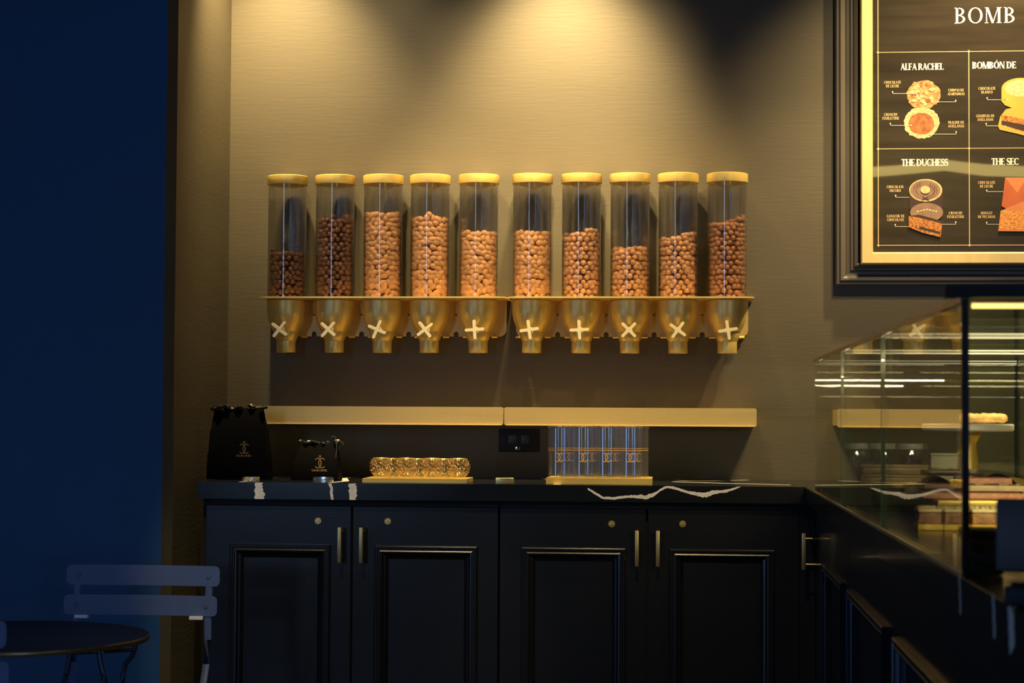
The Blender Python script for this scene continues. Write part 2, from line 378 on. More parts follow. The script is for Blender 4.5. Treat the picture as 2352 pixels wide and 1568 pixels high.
def strip(g, pts, w, fn, mt, h=0):
    n = len(pts); L = []
    for k in range(n):
        a, b = Vector(pts[max(k-1, 0)]), Vector(pts[min(k+1, n-1)]); d = (b-a).normalized() if (b-a).length > 1e-9 else Vector((1, 0))
        L.append((pts[k][0]-d.y*w/2, pts[k][1]+d.x*w/2)); L.append((pts[k][0]+d.y*w/2, pts[k][1]-d.x*w/2))
    g.add([fn(a, b, h) for a, b in L], [(2*i, 2*i+1, 2*i+3, 2*i+2) for i in range(n-1)], mt)
def emblem(g, cx, cz, s, fn, mt, w=.09, words=True, crown=True):
    for sg in (1, -1):
        pts = []
        for i in range(17):
            a = math.radians(60+240*i/16); pts.append((cx+sg*s*(.20+.33*math.cos(a)), cz+s*(.5*math.sin(a))))
        pts[0] = (cx+sg*s*.47, cz+s*.34); pts[1] = (cx+sg*s*.38, cz+s*.45); pts[-1] = (cx+sg*s*.47, cz-s*.34); pts[-2] = (cx+sg*s*.38, cz-s*.45)
        strip(g, pts, w*s, fn, mt)
    if crown:
        z = cz+s*.62; strip(g, [(cx-.13*s, z+.16*s), (cx-.09*s, z), (cx+.09*s, z), (cx+.13*s, z+.16*s)], .05*s, fn, mt)
        strip(g, [(cx-.09*s, z), (cx-.03*s, z+.2*s), (cx, z+.04*s), (cx+.03*s, z+.2*s), (cx+.09*s, z)], .05*s, fn, mt)
    if words:
        h = s*.20; u = cx-s*.84; z = cz-s*.86
        for c in 'CACAO CARTEL':
            for pl in SANS[c]: strip(g, [(u+x*h*.62, z+y*h) for x, y in pl], s*.038, fn, mt)
            u += h*(.72 if c != ' ' else .5)

# ================================================================= room
g = G(); g.box(-1.365, 3.6, 0, .15, 0, 3.05); structure(g.build('wall_back', 'wall', smooth=None))
g = G(); g.prism([(-1.365, .15), (-1.365, -.615), (-1.388, -.640), (-4.6, -.640), (-4.6, .15)], 0, 3.05, lambda u, v, h: (u, v, h))
# the pillar's return is painted like the back wall, its broad front is darker
o = g.build('wall_left', None if False else 'wall', smooth=None); structure(o)
o.data.materials.append(M['navy'])
for p in o.data.polygons:
    c = p.center
    if abs(c.y+.640) < .002: p.material_index = 1
g = G(); g.box(-4.6, 3.6, -12.15, .15, -.1, 0); structure(g.build('floor', 'floor', smooth=None))
g = G(); g.box(-4.6, 3.6, -12.15, .15, 3.05, 3.15); structure(g.build('ceiling', 'ceiling', smooth=None))
g = G(); g.box(3.5, 3.6, -12, 0, 0, 3.05); structure(g.build('wall_right', 'wall', smooth=None))
g = G(); g.box(-4.6, 3.5, -12.15, -12, 0, 3.05); structure(g.build('wall_front', 'wall', smooth=None))
g = G(); g.box(-4.7, -4.6, -12.15, -.64, 0, 3.05); structure(g.build('wall_far_left', 'navy', smooth=None))

# ================================================================= worktop and cabinets
ZC = 1.013; ZB = .967; YF = -.54; XE = .331
g = G()
edge = [(-1.315, 0), (-1.315, YF), (XE, YF), (XE, -3.83)]
for i in range(9):
    a = math.radians(180+90*i/8); edge.append((XE+.06+.06*math.cos(a), -3.83-.0+.06*math.sin(a)))
edge += [(1.15, -3.89), (1.15, 0)]
bm = bmesh.new()
bv = [bm.verts.new((x, y, ZB)) for x, y in edge]; f = bm.faces.new(bv)
r = bmesh.ops.extrude_face_region(bm, geom=[f]); bmesh.ops.translate(bm, vec=(0, 0, ZC-ZB), verts=[e for e in r['geom'] if isinstance(e, bmesh.types.BMVert)])
bmesh.ops.recalc_face_normals(bm, faces=bm.faces[:])
bmesh.ops.bevel(bm, geom=[e for e in bm.edges if abs(e.verts[0].co.z-e.verts[1].co.z) < 1e-5 and e.verts[0].co.y < -.01], offset=.0018, segments=2, affect='EDGES')
g.frombm(bm); top = g.build('worktop', 'slate', smooth=30)
tag(top, 'L-shaped dark marble worktop with white veins running over the black cabinets', 'countertop')

def vein_front(pts, Y=YF):
    """pts: (px, py, half width px) along the vein on the slab's front"""
    g = G(); rr = random.Random(3); L = []
    P2 = []
    for i in range(len(pts)-1):
        n = max(2, int(math.dist(pts[i][:2], pts[i+1][:2])/3))
        for k in range(n): P2.append(tuple(pts[i][j]+(pts[i+1][j]-pts[i][j])*k/n for j in range(3)))
    P2.append(pts[-1])
    for k, (x, y, w) in enumerate(P2):
        a, b = Vector(P2[max(k-1, 0)][:2]), Vector(P2[min(k+1, len(P2)-1)][:2]); d = (b-a).normalized()
        w1 = w*rr.uniform(.75, 1.25); w2 = w*rr.uniform(.75, 1.25)
        for s_, ww in ((1, w1), (-1, w2)):
            p = W(x-d.y*ww*s_, y+d.x*ww*s_, Y-.0004)
            L.append((p.x, Y-.0004, min(max(p.z, ZB+.0005), ZC-.0005)))
    g.add(L, [(2*i, 2*i+1, 2*i+3, 2*i+2) for i in range(len(P2)-1)])
    return g.build('marble_vein', 'vein', top, smooth=None)
vein_front([(594, 1107, 9), (594, 1120, 9), (597, 1134, 10), (596, 1149, 12)])
vein_front([(757, 1109, 4), (762, 1122, 3), (761, 1132, 3), (764, 1149, 3)])
vein_front([(808, 1109, 9), (811, 1125, 9), (811, 1136, 8), (810, 1150, 7)])
vein_front([(1350, 1122, 2), (1365, 1131, 2.5), (1385, 1143, 2.5), (1410, 1144, 3), (1440, 1140, 2.5), (1470, 1140, 4), (1484, 1142, 5), (1500, 1136, 4), (1510, 1130, 2),
            (1518, 1124, 2.5), (1533, 1117, 3), (1555, 1122, 3), (1580, 1130, 3), (1612, 1136, 5), (1622, 1136, 6), (1640, 1130, 4), (1670, 1127, 3), (1690, 1121, 2), (1702, 1116, 1.2)])
# veins on the top surface and on the end near the register
def vein_top(pts, w):
    g = G(); strip(g, pts, w, lambda u, v, h: (u, v, ZC+.0004), None); return g.build('marble_vein', 'vein', top, smooth=None)
vein_top([(-1.20, -.53), (-1.19, -.42), (-1.22, -.2), (-1.16, -.02)], .012)
vein_top([(-.95, -.53), (-.93, -.4), (-.98, -.15), (-.96, -.02)], .02)
vein_top([(-.33, -.53), (-.35, -.3), (-.40, -.02)], .02)
vein_top([(.30, -.40), (.1, -.30), (-.02, -.22)], .02)
vein_top([(.20, -.02), (.10, -.12), (.02, -.13), (-.1, -.02)], .02)
def vein_side(y0, y1, w, slant=0):
    g = G(); n = 8; pts = [(y0+(y1-y0)*k/n+.002*math.sin(k*2.1), ZB+.0006+(ZC-ZB-.0012)*k/n) for k in range(n+1)]
    strip(g, pts, w, lambda u, v, h: (XE-.0004, u, v), None); return g.build('marble_vein', 'vein', top, smooth=None)
for px, w in ((2325, .030), (2285, .012), (2207, .010)):
    p = VX(px, 1380, XE); vein_side(p.y, p.y+.008, w)

PROF = [(0, 0), (0, .009), (.003, .0115), (.007, .0115), (.009, .0085), (.013, .0085), (.016, .0100), (.019, .0090), (.023, .0045), (.0245, .0015), (.029, -.0005), (.031, -.0045), (.035, -.0055), (.037, -.008)]
def cab_door(parent, fn, u0, u1, z0, z1, mu0, mu1, mz0, mz1):
    g = G(); e = .0015
    g.frame(u0, u1, z0, z1, [(0, -.020), (0, -e), (e, 0)], fn)
    # stiles and rails round the recessed panel
    a = [(u0+e, z0+e), (u1-e, z0+e), (u1-e, z1-e), (u0+e, z1-e)]; b = [(mu0, mz0), (mu1, mz0), (mu1, mz1), (mu0, mz1)]
    g.add([fn(u, v, 0) for u, v in a]+[fn(u, v, 0) for u, v in b], [(k, (k+1) % 4, 4+(k+1) % 4, 4+k) for k in range(4)])
    g.frame(mu0+.03, mu1-.03, mz0+.03, mz1-.03, [(0, -.0), (.0069, -.0079)], fn, fill=True)
    d = g.build('door', 'cab', parent, smooth=None)
    g = G(); g.frame(mu0, mu1, mz0, mz1, PROF, fn); g.build('panel_moulding', 'cab', d, smooth=25)
    return d
def pull(door, fn, u, z0, z1):
    g = G(); P = [fn(u+du, z, h) for du, z, h in ((-.005, z0, .032), (.005, z1, .042))]
    a, b = Vector(P[0]), Vector(P[1])
    g.box(min(a.x, b.x), max(a.x, b.x), min(a.y, b.y), max(a.y, b.y), z0, z1, .0012)
    for z in (z0+.014, z1-.014):
        g.tube([fn(u, z, -.001), fn(u, z, .034)], .0035, 10)
    return g.build('handle', 'handle', door, smooth=40)
def lock(door, Y, x, z):
    g = G(); prof = [(.0098, 0), (.0098, .0035), (.0085, .005), (.0074, .005), (.0068, .0038), (.0058, .0038), (.0052, .006), (0.00001, .006)]
    g.lathe([(r, -h) for r, h in prof], 28, (x, Y, z), axis='y')
    g.box(x+.0030, x+.0042, Y-.0075, Y-.003, z-.0045, z+.0045); g.box(x-.0042, x-.0005, Y-.0078, Y-.003, z-.002, z+.002, .0006)
    return g.build('lock', 'brass', door, smooth=35)
YD = -.505
cabs = []
for n, (x0, x1, lab) in enumerate(((-1.313, -.491, 'black two-door base cabinet on the left under the worktop, bluish sheen'),
                                   (-.488, .345, 'black two-door base cabinet on the right under the worktop, beside the corner'))):
    t = thing('base_cabinet', lab, 'cabinet', ((x0+x1)/2, -.25, 0)); cabs.append(t)
    g = G(); g.box(x0, x1, YD+.0215, -.002, .08, .966); g.box(x0+.02, x1-.02, YD+.07, -.02, 0, .08); g.build('body', 'cabdark', t, smooth=None)
fn = XZ(YD)
D = [(cabs[0], -1.300, -.8955, -1.231, -.952), (cabs[0], -.8915, -.4915, -.829, -.548), (cabs[1], -.4875, -.0905, -.427, -.146), (cabs[1], -.0865, .318, -.028, .252)]
HX = [-.921, -.862, -.115, -.059]; LX = [(731, 1196), (891, 1197), (1405, 1203), (1568, 1203)]
for k, (t, a, b, c, e) in enumerate(D):
    d = cab_door(t, fn, a, b, .085, .949, c, e, .17, .843)
    pull(d, fn, HX[k], .797, .893)
    p = W(*LX[k], YD); lock(d, YD, p.x, p.z)
g = G(); g.box(.319, .3605, YD-.001, YD+.02, .08, .949); g.build('corner_filler', 'cab', cabs[1], smooth=None)

# the run under the display case
XD = .362
t = thing('counter_cabinet', 'long black cabinet under the glass display case, seen along its doors', 'cabinet', (.75, -2.2, 0))
g = G(); g.box(XD+.0215, 1.12, -3.85, YD-.003, .08, .966); g.box(XD+.08, 1.1, -3.8, YD-.03, 0, .08); g.build('body', 'cab', t, smooth=None)
fn = YZ(XD)
def yy(px, py): return VX(px, py, XD).y
fr = [(yy(1942, 1330), yy(1895, 1290)), (yy(2040, 1440), yy(1955, 1350)), (yy(2169, 1568)-.28, yy(2063, 1463))]
print('frames', fr)
bd = [YD-.005, (fr[0][0]+fr[1][1])/2, (fr[1][0]+fr[2][1])/2, -3.845]
for k, (y0, y1) in enumerate(fr):
    d = cab_door(t, fn, bd[k+1]+.0015, bd[k]-.0015, .085, .949, y0, y1, .17, .835)
    if k == 0:
        hy = VX(1846+26, 1280, XD-.0).y
        hp = VX(1846, 1280, XD-.037)
        pull(d, fn, hp.y, .797, .893)
        q = VX(1866, 1216, XD)
        g = G(); g.lathe([(r, -h) for r, h in [(.0098, 0), (.0098, .0035), (.0085, .005), (.0074, .005), (.0068, .0038), (.0058, .0038), (.0052, .006), (0.00001, .006)]], 28, (XD, max(q.y, -.75), .911), axis='x')
        g.build('lock', 'brass', d, smooth=35)

# ================================================================= gold shelves on the wall
for x0, x1, lab in ((-1.240, -.5105, 'long brushed gold wall shelf on the left, ending behind the black bag'), (-.5075, .218, 'long brushed gold wall shelf on the right, above the tall glasses')):
    t = thing('wall_shelf', lab, 'shelf', ((x0+x1)/2, -.001, 1.17))
    g = G()
    poly = rrect(x0, x1, 1.170, 1.223, .006)
    g.prism(poly, -.0015, .0015, XZ(-.17)); g.build('front_panel', 'goldflat', t, smooth=30)
    g = G(); g.box(x0+.002, x1-.002, -.168, -.001, 1.205, 1.209); g.box(x0+.002, x1-.002, -.004, -.001, 1.175, 1.205); g.build('tray_plate', 'goldflat', t, smooth=30)
    g = G(); g.box(x0+.006, x1-.006, -.176, -.1716, 1.1695, 1.1725, .001); g.build('bottom_lip', 'goldflat', t, smooth=30)
    for xe in (x0+.0015, x1-.0015):
        g = G(); g.box(xe-.001, xe+.001, -.168, -.001, 1.175, 1.221); g.build('end_plate', 'goldflat', t, smooth=30)

# ================================================================= nut dispensers
YA = -.0765; ZR = 1.5435
DX = [659.5, 769.5, 879.5, 987.5, 1099.5, 1222.5, 1335.5, 1447, 1557.5, 1670.5]
XS = [W(px, 550, YA).x for px in DX]
# brackets
for k, (x0, x1, idx, lab) in enumerate(((-1.2335, -.5045, XS[:5], 'gold wall bracket holding the five dispensers on the left'), (-.5005, .2112, XS[5:], 'gold wall bracket holding the five dispensers on the right'))):
    t = thing('dispenser_bracket', lab, 'wall bracket', ((x0+x1)/2, -.001, ZR-.1))
    bm = bmesh.new()
    out = rrect(x0, x1, -.180, -.002, .026, 6, (1, 0, 0, 1))
    # plate with the five holes: a ring of faces round each hole, bridged by triangulation
    g = G(); ed = []
    ov = [bm.verts.new((x, y, ZR)) for x, y in out]
    E_ = [bm.edges.new((ov[i], ov[(i+1) % len(ov)])) for i in range(len(ov))]
    for cx in idx:
        hv = [bm.verts.new((cx+.0548*math.cos(2*PI*i/32), YA+.0548*math.sin(2*PI*i/32), ZR)) for i in range(32)]
        E_ += [bm.edges.new((hv[i], hv[(i+1) % 32])) for i in range(32)]
    bmesh.ops.triangle_fill(bm, use_beauty=True, edges=E_)
    for f_ in list(bm.faces):
        c = f_.calc_center_median()
        if any((c.x-cx)**2+(c.y-YA)**2 < .0545**2 for cx in idx): bm.faces.remove(f_)
    r = bmesh.ops.extrude_face_region(bm, geom=bm.faces[:]); bmesh.ops.translate(bm, vec=(0, 0, -.004), verts=[e for e in r['geom'] if isinstance(e, bmesh.types.BMVert)])
    g.frombm(bm); g.build('top_plate', 'gold', t, smooth=30)
    # back plate with round notches between the cups
    g = G(); a, b = x0+.012, x1-.012; zb, zt = ZR-.110, ZR-.0045
    mids = [(idx[i]+idx[i+1])/2 for i in range(4)]
    def zlow(x):
        e = .022-min(x-a, b-x)
        if e > 0: return zb+.022-math.sqrt(max(.022**2-e*e, 0))
        for m_ in mids:
            if abs(x-m_) < .0075: return zb+.007+math.sqrt(max(.0075**2-(x-m_)**2, 0))
        return zb
    xs_ = [a+.022*(1-math.cos(q*PI/16)) for q in range(9)]+[b-.022*(1-math.cos(q*PI/16)) for q in range(9)]
    for m_ in mids: xs_ += [m_-.00751, m_+.00751]+[m_-.0075*math.cos(q*PI/10) for q in range(11)]
    xs_ = sorted(xs_); vs_ = []
    for x in xs_: z = zlow(x); vs_ += [(x, -.014, z), (x, -.014, zt), (x, -.011, zt), (x, -.011, z)]
    g.add(vs_, [(k*4+q, k*4+(q+1) % 4, k*4+4+(q+1) % 4, k*4+4+q) for k in range(len(xs_)-1) for q in range(4)]+[(0, 1, 2, 3), tuple(4*(len(xs_)-1)+q for q in range(4))])
    g.box(a, b, -.0155, -.002, ZR-.012, ZR-.0045)
    for xe in (a, b-.003): g.box(xe, xe+.003, -.0105, -.002, zb+.02, ZR-.0125)
    g.build('back_plate', 'goldflat', t, smooth=30)
    for m_ in mids:
        g = G(); g.lathe([(.0026, -.0160), (.0026, -.0142), (.0018, -.0140)], 10, (m_, 0, ZR-.045), axis='y'); g.build('screw', 'black', t)
    g = G()
    for cx in idx:
        for s_ in (-1, 1):
            g = G(); g.tube([(cx+s_*.043-.009, -.018, zb-.001), (cx+s_*.043+.009, -.018, zb-.001)], .0035, 8); g.build('support_rod', 'gold', t)
# the first dispenser, then nine copies
FUN = [(.0548, .0), (.0585, -.003), (.0585, -.018), (.0580, -.036), (.0560, -.050), (.0525, -.064), (.0470, -.078), (.0415, -.088), (.0395, -.093), (.0372, -.094), (.0365, -.100), (.0352, -.108), (.0318, -.116), (.0290, -.121), (.0288, -.122)]
LAB = ['leftmost dispenser, clear tube a third full of dark brown chocolate balls',
       'second dispenser from the left, tall fill of dark brown chocolate balls',
       'third dispenser from the left, nearly two thirds full of cocoa-dusted almonds',
       'fourth dispenser from the left, almonds filled to a level sloping top',
       'fifth dispenser from the left, half full of almonds, beside the bracket joint',
       'sixth dispenser from the left, just right of the bracket joint, half full of almonds',
       'seventh dispenser from the left, round dusted hazelnuts rising to the right',
       'eighth dispenser from the left, lowest fill of tan hazelnuts, below a marked lid',
       'ninth dispenser from the left, second from the right end, tan hazelnuts',
       'rightmost dispenser, highest fill of browner hazelnuts']
WA = [52, 48, 67, 38, 4, 8, 3, 45, 54, 9]
def disp_root(i):
    return thing('nut_dispenser', 'gold-lidded '+LAB[i], 'dispenser', (XS[i], YA, ZR), 'gold wall dispensers')
root = disp_root(0)
O = Vector((XS[0], YA, ZR)); ox, oy, oz = O
def L(prof, n=48): 
    g = G(); g.caps = False; g.lathe(prof, n, (ox, oy, oz)); return g
L([(.0542, .001), (.0572, .001), (.0572, .338), (.0542, .338), (.0542, .001)], 56).build('tube', 'tubeglass', root, smooth=40)
g = L([(.0001, .365), (.0582, .365), (.0602, .3635), (.0604, .3395), (.0598, .3385), (.0580, .3390), (.0578, .351), (.0001, .351)]); g.build('lid', 'lidgold', root, smooth=40)
g = L([(p[0], p[1]-.0045) for p in FUN]+[(.0270, -.1265), (.0300, -.115), (.0355, -.095), (.0560, -.040), (.0548, -.0045)]); g.build('hopper', 'gold', root, smooth=28)
g = L([(.0285, -.1245), (.0285, -.1595), (.0280, -.1605), (.0270, -.1605), (.0268, -.1245)]); g.build('spout', 'gold', root, smooth=30)
def wheel_mesh():
    g = G()
    for a in (0, PI/2):
        poly = rrect(-.0285, .0285, -.0044, .0044, .0043, 4)
        ca, sa = math.cos(a), math.sin(a)
        h = .0001 if a else 0
        g.prism([(u*ca-v*sa, u*sa+v*ca) for u, v in poly], -.004-h, .004+h, lambda u, v, h: (u, -h, v))
    g.lathe([(.006, .0), (.006, .048)], 16, (0, .003, 0), axis='y'); g.lathe([(.010, .030), (.010, .036)], 16, (0, .003, 0), axis='y')
    return g
g = wheel_mesh(); wz = W(1330, 757, YA-.098).z-ZR
wh = g.build('cross_knob', 'knob', root, smooth=30); 
def setwheel(w, i): w.location = (0, -.098, wz); w.rotation_euler = (0, math.radians(-WA[i]), 0)
# build() shifted the vertices by the parent's place; shift them back so that the knob turns about its hub
for v in wh.data.vertices: v.co += O
setwheel(wh, 0)
roots = [root]
for i in range(1, 10):
    r = disp_root(i); roots.append(r)
    for ch in list(root.children):
        c = ch.copy(); COL.objects.link(c); c.parent = r
        if c.name.startswith('cross_knob'): setwheel(c, i)

# ---- their fillings
def ico(sub, fx): 
    bm = bmesh.new(); bmesh.ops.create_icosphere(bm, subdivisions=sub, radius=1)
    for v in bm.verts: v.co = fx(v.co)
    return bm
def mesh_of(name, bm, m):
    me = bpy.data.meshes.new(name); bm.to_mesh(me); bm.free(); me.materials.append(M[m]); me.shade_smooth(); return me
def alm(k):
    rr = random.Random(k); a, b, c = rr.uniform(.0108, .0128), rr.uniform(.0080, .0090), rr.uniform(.0068, .0078); q = rr.uniform(.05, .22); w_ = rr.uniform(-.0012, .0012)
    return lambda p: Vector((p.x*a, p.y*b*(1-q*p.x), p.z*c*(1-q*p.x)+w_*p.x*p.x))
def ball(k):
    rr = random.Random(k); a = rr.uniform(.0076, .0085); b = a*rr.uniform(.93, 1.03); n_ = rr.uniform(0, .06)
    return lambda p: Vector((p.x*a, p.y*b, p.z*a*(1-n_*max(p.z, 0))))
KIND = ['dark', 'dark', 'alm', 'alm', 'alm', 'alm', 'haz', 'haz', 'haz', 'hazd']
MESH = {}
for kd, mt_, fx in (('dark', 'choc_dark', ball), ('alm', 'choc_alm', alm), ('haz', 'choc_haz', ball), ('hazd', 'choc_hazd', ball)):
    MESH[kd] = [mesh_of('chocolate', ico(3, fx(k)), mt_) for k in range(4)]
NAME = {'dark': 'chocolate_ball', 'alm': 'chocolate_almond', 'haz': 'cocoa_hazelnut', 'hazd': 'cocoa_hazelnut'}
TOP = [(575, 0, 0), (498, 0, 0), (492, 0, .0), (496, 0, 0), (533, 0, 0), (533, 0, 0), (533, .010, 0), (568, 0, 0), (540, .012, 0), (506, .010, 0)]
QUOTA = [150, 150, 80, 80, 72, 68, 76, 62, 76, 86]
ORD = ['first', 'second', 'third', 'fourth', 'fifth', 'sixth', 'seventh', 'eighth', 'ninth', 'tenth']
WORD = {'dark': 'shiny dark brown chocolate ball', 'alm': 'cocoa-dusted tan chocolate almond', 'haz': 'round tan cocoa-dusted hazelnut', 'hazd': 'round brown cocoa-dusted hazelnut'}
for i, kd in enumerate(KIND):
    rr = random.Random(100+i); H = W(DX[i], TOP[i][0], YA).z-ZR-.005; slope = TOP[i][1]
    al = kd == 'alm'; R1 = .0535-(.0084 if al else .0092); sp = .0182 if al else .0166; dz = .0142
    out = []
    def top_at(x): return H+slope*x/.05
    for ring, (R_, q) in enumerate(((R1, 1), (R1-.0155, .96), (R1-.031, .95))):
        n = max(4, int(2*PI*R_/sp)); z = .004; row = 0
        while z < H+.02:
            for k in range(n):
                a = 2*PI*(k+.5*(row % 2))/n+rr.uniform(-.06, .06)*(.046/R_)
                zz = z+rr.uniform(-.0035, .0035); x, y = R_*math.cos(a), R_*math.sin(a)
                lim = top_at(x)+rr.uniform(-.006, .004)+(.004 if ring == 0 and rr.random() < .2 else 0)
                if zz > lim: continue
                if ring > 0 and zz < lim-.030 and ring == 2: continue
                rad = R_-(rr.random()**2*.002)
                sc_ = rr.uniform(.93, 1.04)
                out.append((ring, a, Vector((rad*math.cos(a), rad*math.sin(a), zz)), sc_))
            z += dz*(1 if al else .985); row += 1
    def rotm(a, ring, rr=rr, al=al):
        if not al: return Euler((rr.uniform(0, 6), rr.uniform(0, 6), rr.uniform(0, 6))).to_matrix()
        # long side in the wall of the tube, turned at random in it
        t1 = Vector((-math.sin(a), math.cos(a), 0)); up = Vector((0, 0, 1)); nrm = Vector((math.cos(a), math.sin(a), 0))
        ph = rr.gauss(0, .75); u = t1*math.cos(ph)+up*math.sin(ph); u = (u+nrm*rr.uniform(-.12, .12)).normalized(); v = nrm.cross(u).normalized(); w = u.cross(v)
        return Matrix((u, v, w)).transposed()
    va = math.atan2(CAM.y-YA, CAM.x-XS[i])
    facing = sorted([o_ for o_ in out if o_[0] == 0], key=lambda o_: -math.cos(o_[1]-va))
    sel = set(id(o_) for o_ in facing[:QUOTA[i]] if math.cos(o_[1]-va) > -.1)
    gname = '%ss in the %s dispenser' % (NAME[kd].replace('_', ' '), ORD[i])
    lab = '%s against the glass of the %s dispenser from the left' % (WORD[kd], ORD[i])
    gs = G(); oc = Vector((XS[i], YA, ZR))
    low = [[v.co.copy() for v in b.verts] for b in (ico(2, (alm if al else ball)(k)) for k in range(3))]
    bmf = ico(2, ball(0)); bmf.verts.index_update(); lf = [[v.index for v in f_.verts] for f_ in bmf.faces]; bmf.free()
    for o_ in out:
        ring, a, p, s_ = o_; Rm = rotm(a, ring)
        if id(o_) in sel:
            c = bpy.data.objects.new(NAME[kd], rr.choice(MESH[kd])); COL.objects.link(c)
            c.matrix_world = Matrix.Translation(oc+p) @ Rm.to_4x4() @ Matrix.Scale(s_, 4)
            tag(c, lab, 'chocolate', gname)
        else:
            vv = low[rr.randrange(3)]; gs.add([oc+p+Rm@(v*s_) for v in vv], lf)
    gs.lathe([(.0001, -.002), (R1-.022, -.002), (R1-.022, max(.02, H-.028)), (.0001, max(.02, H-.028))], 16, tuple(oc))
    st = gs.build('chocolate_heap', 'choc_'+kd+'s', smooth=60, loc=tuple(oc), fix=False)
    tag(st, 'heap of %ss filling the rest of the %s dispenser' % (WORD[kd].split(' ', 1)[1], ORD[i]), 'chocolates', None, 'stuff')

# ================================================================= menu board
YB = -.052; s_ = 5.65/4400
t = thing('menu_board', 'black and gold framed chocolate menu board on the wall, ivory lettering', 'sign', (.95, -.001, 1.60))
BX1, BZ1 = 1.42, 2.66
g = G(); g.frame(.454, BX1+.105, 1.586, BZ1+.1, [(0, -.03), (0, -.012), (.004, -.006), (.010, -.006), (.014, .0), (.020, .0), (.026, -.004), (.032, -.010), (.040, -.010), (.044, -.004), (.050, -.004), (.054, .004), (.060, .006), (.064, .004), (.072, -.03)], XZ(-.035)); g.build('outer_moulding', 'trimpaint', t, smooth=25)
g = G(); g.frame(.524, BX1+.035, 1.645, BZ1+.035, [(0, -.05), (0, .0), (.002, .004), (.004, .005), (.031, .003), (.034, .000), (.036, -.008)], XZ(YB-.008)); g.build('gold_frame', 'frame', t, smooth=25)
g = G(); g.box(.55, BX1+.01, YB, YB+.006, 1.67, BZ1+.01); g.build('print_panel', 'print', t, smooth=None)
fnB = XZ(YB-.0004)
def bp(px, py): p = W(px, py, YB); return p.x, p.z
gl = G()
vx = [bp(2017, 340)[0], bp(2226, 340)[0], bp(2435, 340)[0], bp(2644, 340)[0]]; hz = [bp(2150, 119)[1], bp(2150, 341)[1], bp(2150, 563)[1]]
for x in vx: gl.add([fnB(x-.0012, hz[2], 0), fnB(x+.0012, hz[2], 0), fnB(x+.0012, hz[0] if x != vx[0] else BZ1-.02, 0), fnB(x-.0012, hz[0] if x != vx[0] else BZ1-.02, 0)], [(0, 1, 2, 3)])
for z in hz: gl.add([fnB(vx[0], z-.0010, .0001), fnB(BX1-.02, z-.0010, .0001), fnB(BX1-.02, z+.0010, .0001), fnB(vx[0], z+.0010, .0001)], [(0, 1, 2, 3)])
for x in vx:
    for z in hz: gl.add([fnB(x-.0045, z, .0002), fnB(x, z-.0045, .0002), fnB(x+.0045, z, .0002), fnB(x, z+.0045, .0002)], [(0, 1, 2, 3)])
gl.build('gold_lines', 'inkgold', t, smooth=None)
gt = G()
def tx(s, px, py, hpx, mt=None, sq=1, tr=.06, T=.17, al='c'):
    x, z = bp(px, py); text(gt, s, x, z, hpx*s_, fnB, mt, tr, sq, T, al)
tx('BOMB', 2192, 36, 36, 'ink', 1.02, .12, .145, 'l')
tx('ALFA RACHEL', 2118, 153, 15, 'ink', .88, -.06, .24); tx('BOMBÓN DE', 2233, 150, 15.5, 'ink', .95, -.03, .24, 'l')
tx('THE DUCHESS', 2124, 373, 16, 'ink', .90, -.05, .24); tx('THE SEC', 2277, 371, 15.5, 'ink', .92, -.05, .24, 'l')
for l1, l2, px, py in (('CHOCOLATE', 'DE LECHE', 2050, 189), ('CHISPAS DE', 'ALMENDRAS', 2196, 207), ('CRUNCHY', 'FEUILLETINE', 2046, 263), ('PRALINE DE', 'AVELLANAS', 2196, 281),
                       ('CHOCOLATE', 'BLANCO', 2267, 203), ('GIANDUJA DE', 'AVELLANAS', 2263, 266), ('CHOCOLATE', 'OSCURO', 2056, 429), ('GANACHE DE', 'CHOCOLATE', 2057, 496),
                       ('CRUNCHY', 'FEUILLETINE', 2195, 489), ('CHOCOLATE', 'DE LECHE', 2266, 419), ('NOUGAT', 'DE PECANAS', 2266, 489)):
    tx(l1, px, py, 6.2, 'inkgold', .82, .04, .24); tx(l2, px, py+8.5, 6.2, 'inkgold', .82, .04, .24)
gt.build('lettering', 'ink', t, smooth=None)
gl = G()
for a, b, c in (((2050, 211), (2050, 215), (2105, 215)), ((2195, 231), (2195, 234), (2154, 234)), ((2045, 284), (2045, 288), (2093, 288)), ((2196, 303), (2196, 308), (2136, 308)), ((2267, 225), (2267, 229), (2314, 229)),
                ((2265, 284), (2265, 289), (2310, 289)), ((2057, 449), (2057, 453), (2105, 453)), ((2056, 516), (2056, 520), (2103, 520)), ((2195, 510), (2195, 515), (2135, 515)), ((2266, 437), (2266, 440), (2336, 440)), ((2266, 511), (2266, 515), (2304, 515))):
    strip(gl, [bp(*a), bp(*b), bp(*b), bp(*c)], .0009, fnB, 'ink', .0012)
    for q in (a, c):
        x, z = bp(*q); gl.add([fnB(x+.0022*math.cos(k*PI/4), z+.0022*math.sin(k*PI/4), .0014) for k in range(8)], [tuple(range(8))], 'ink')
gl.build('pointer_lines', 'ink', t, smooth=None)
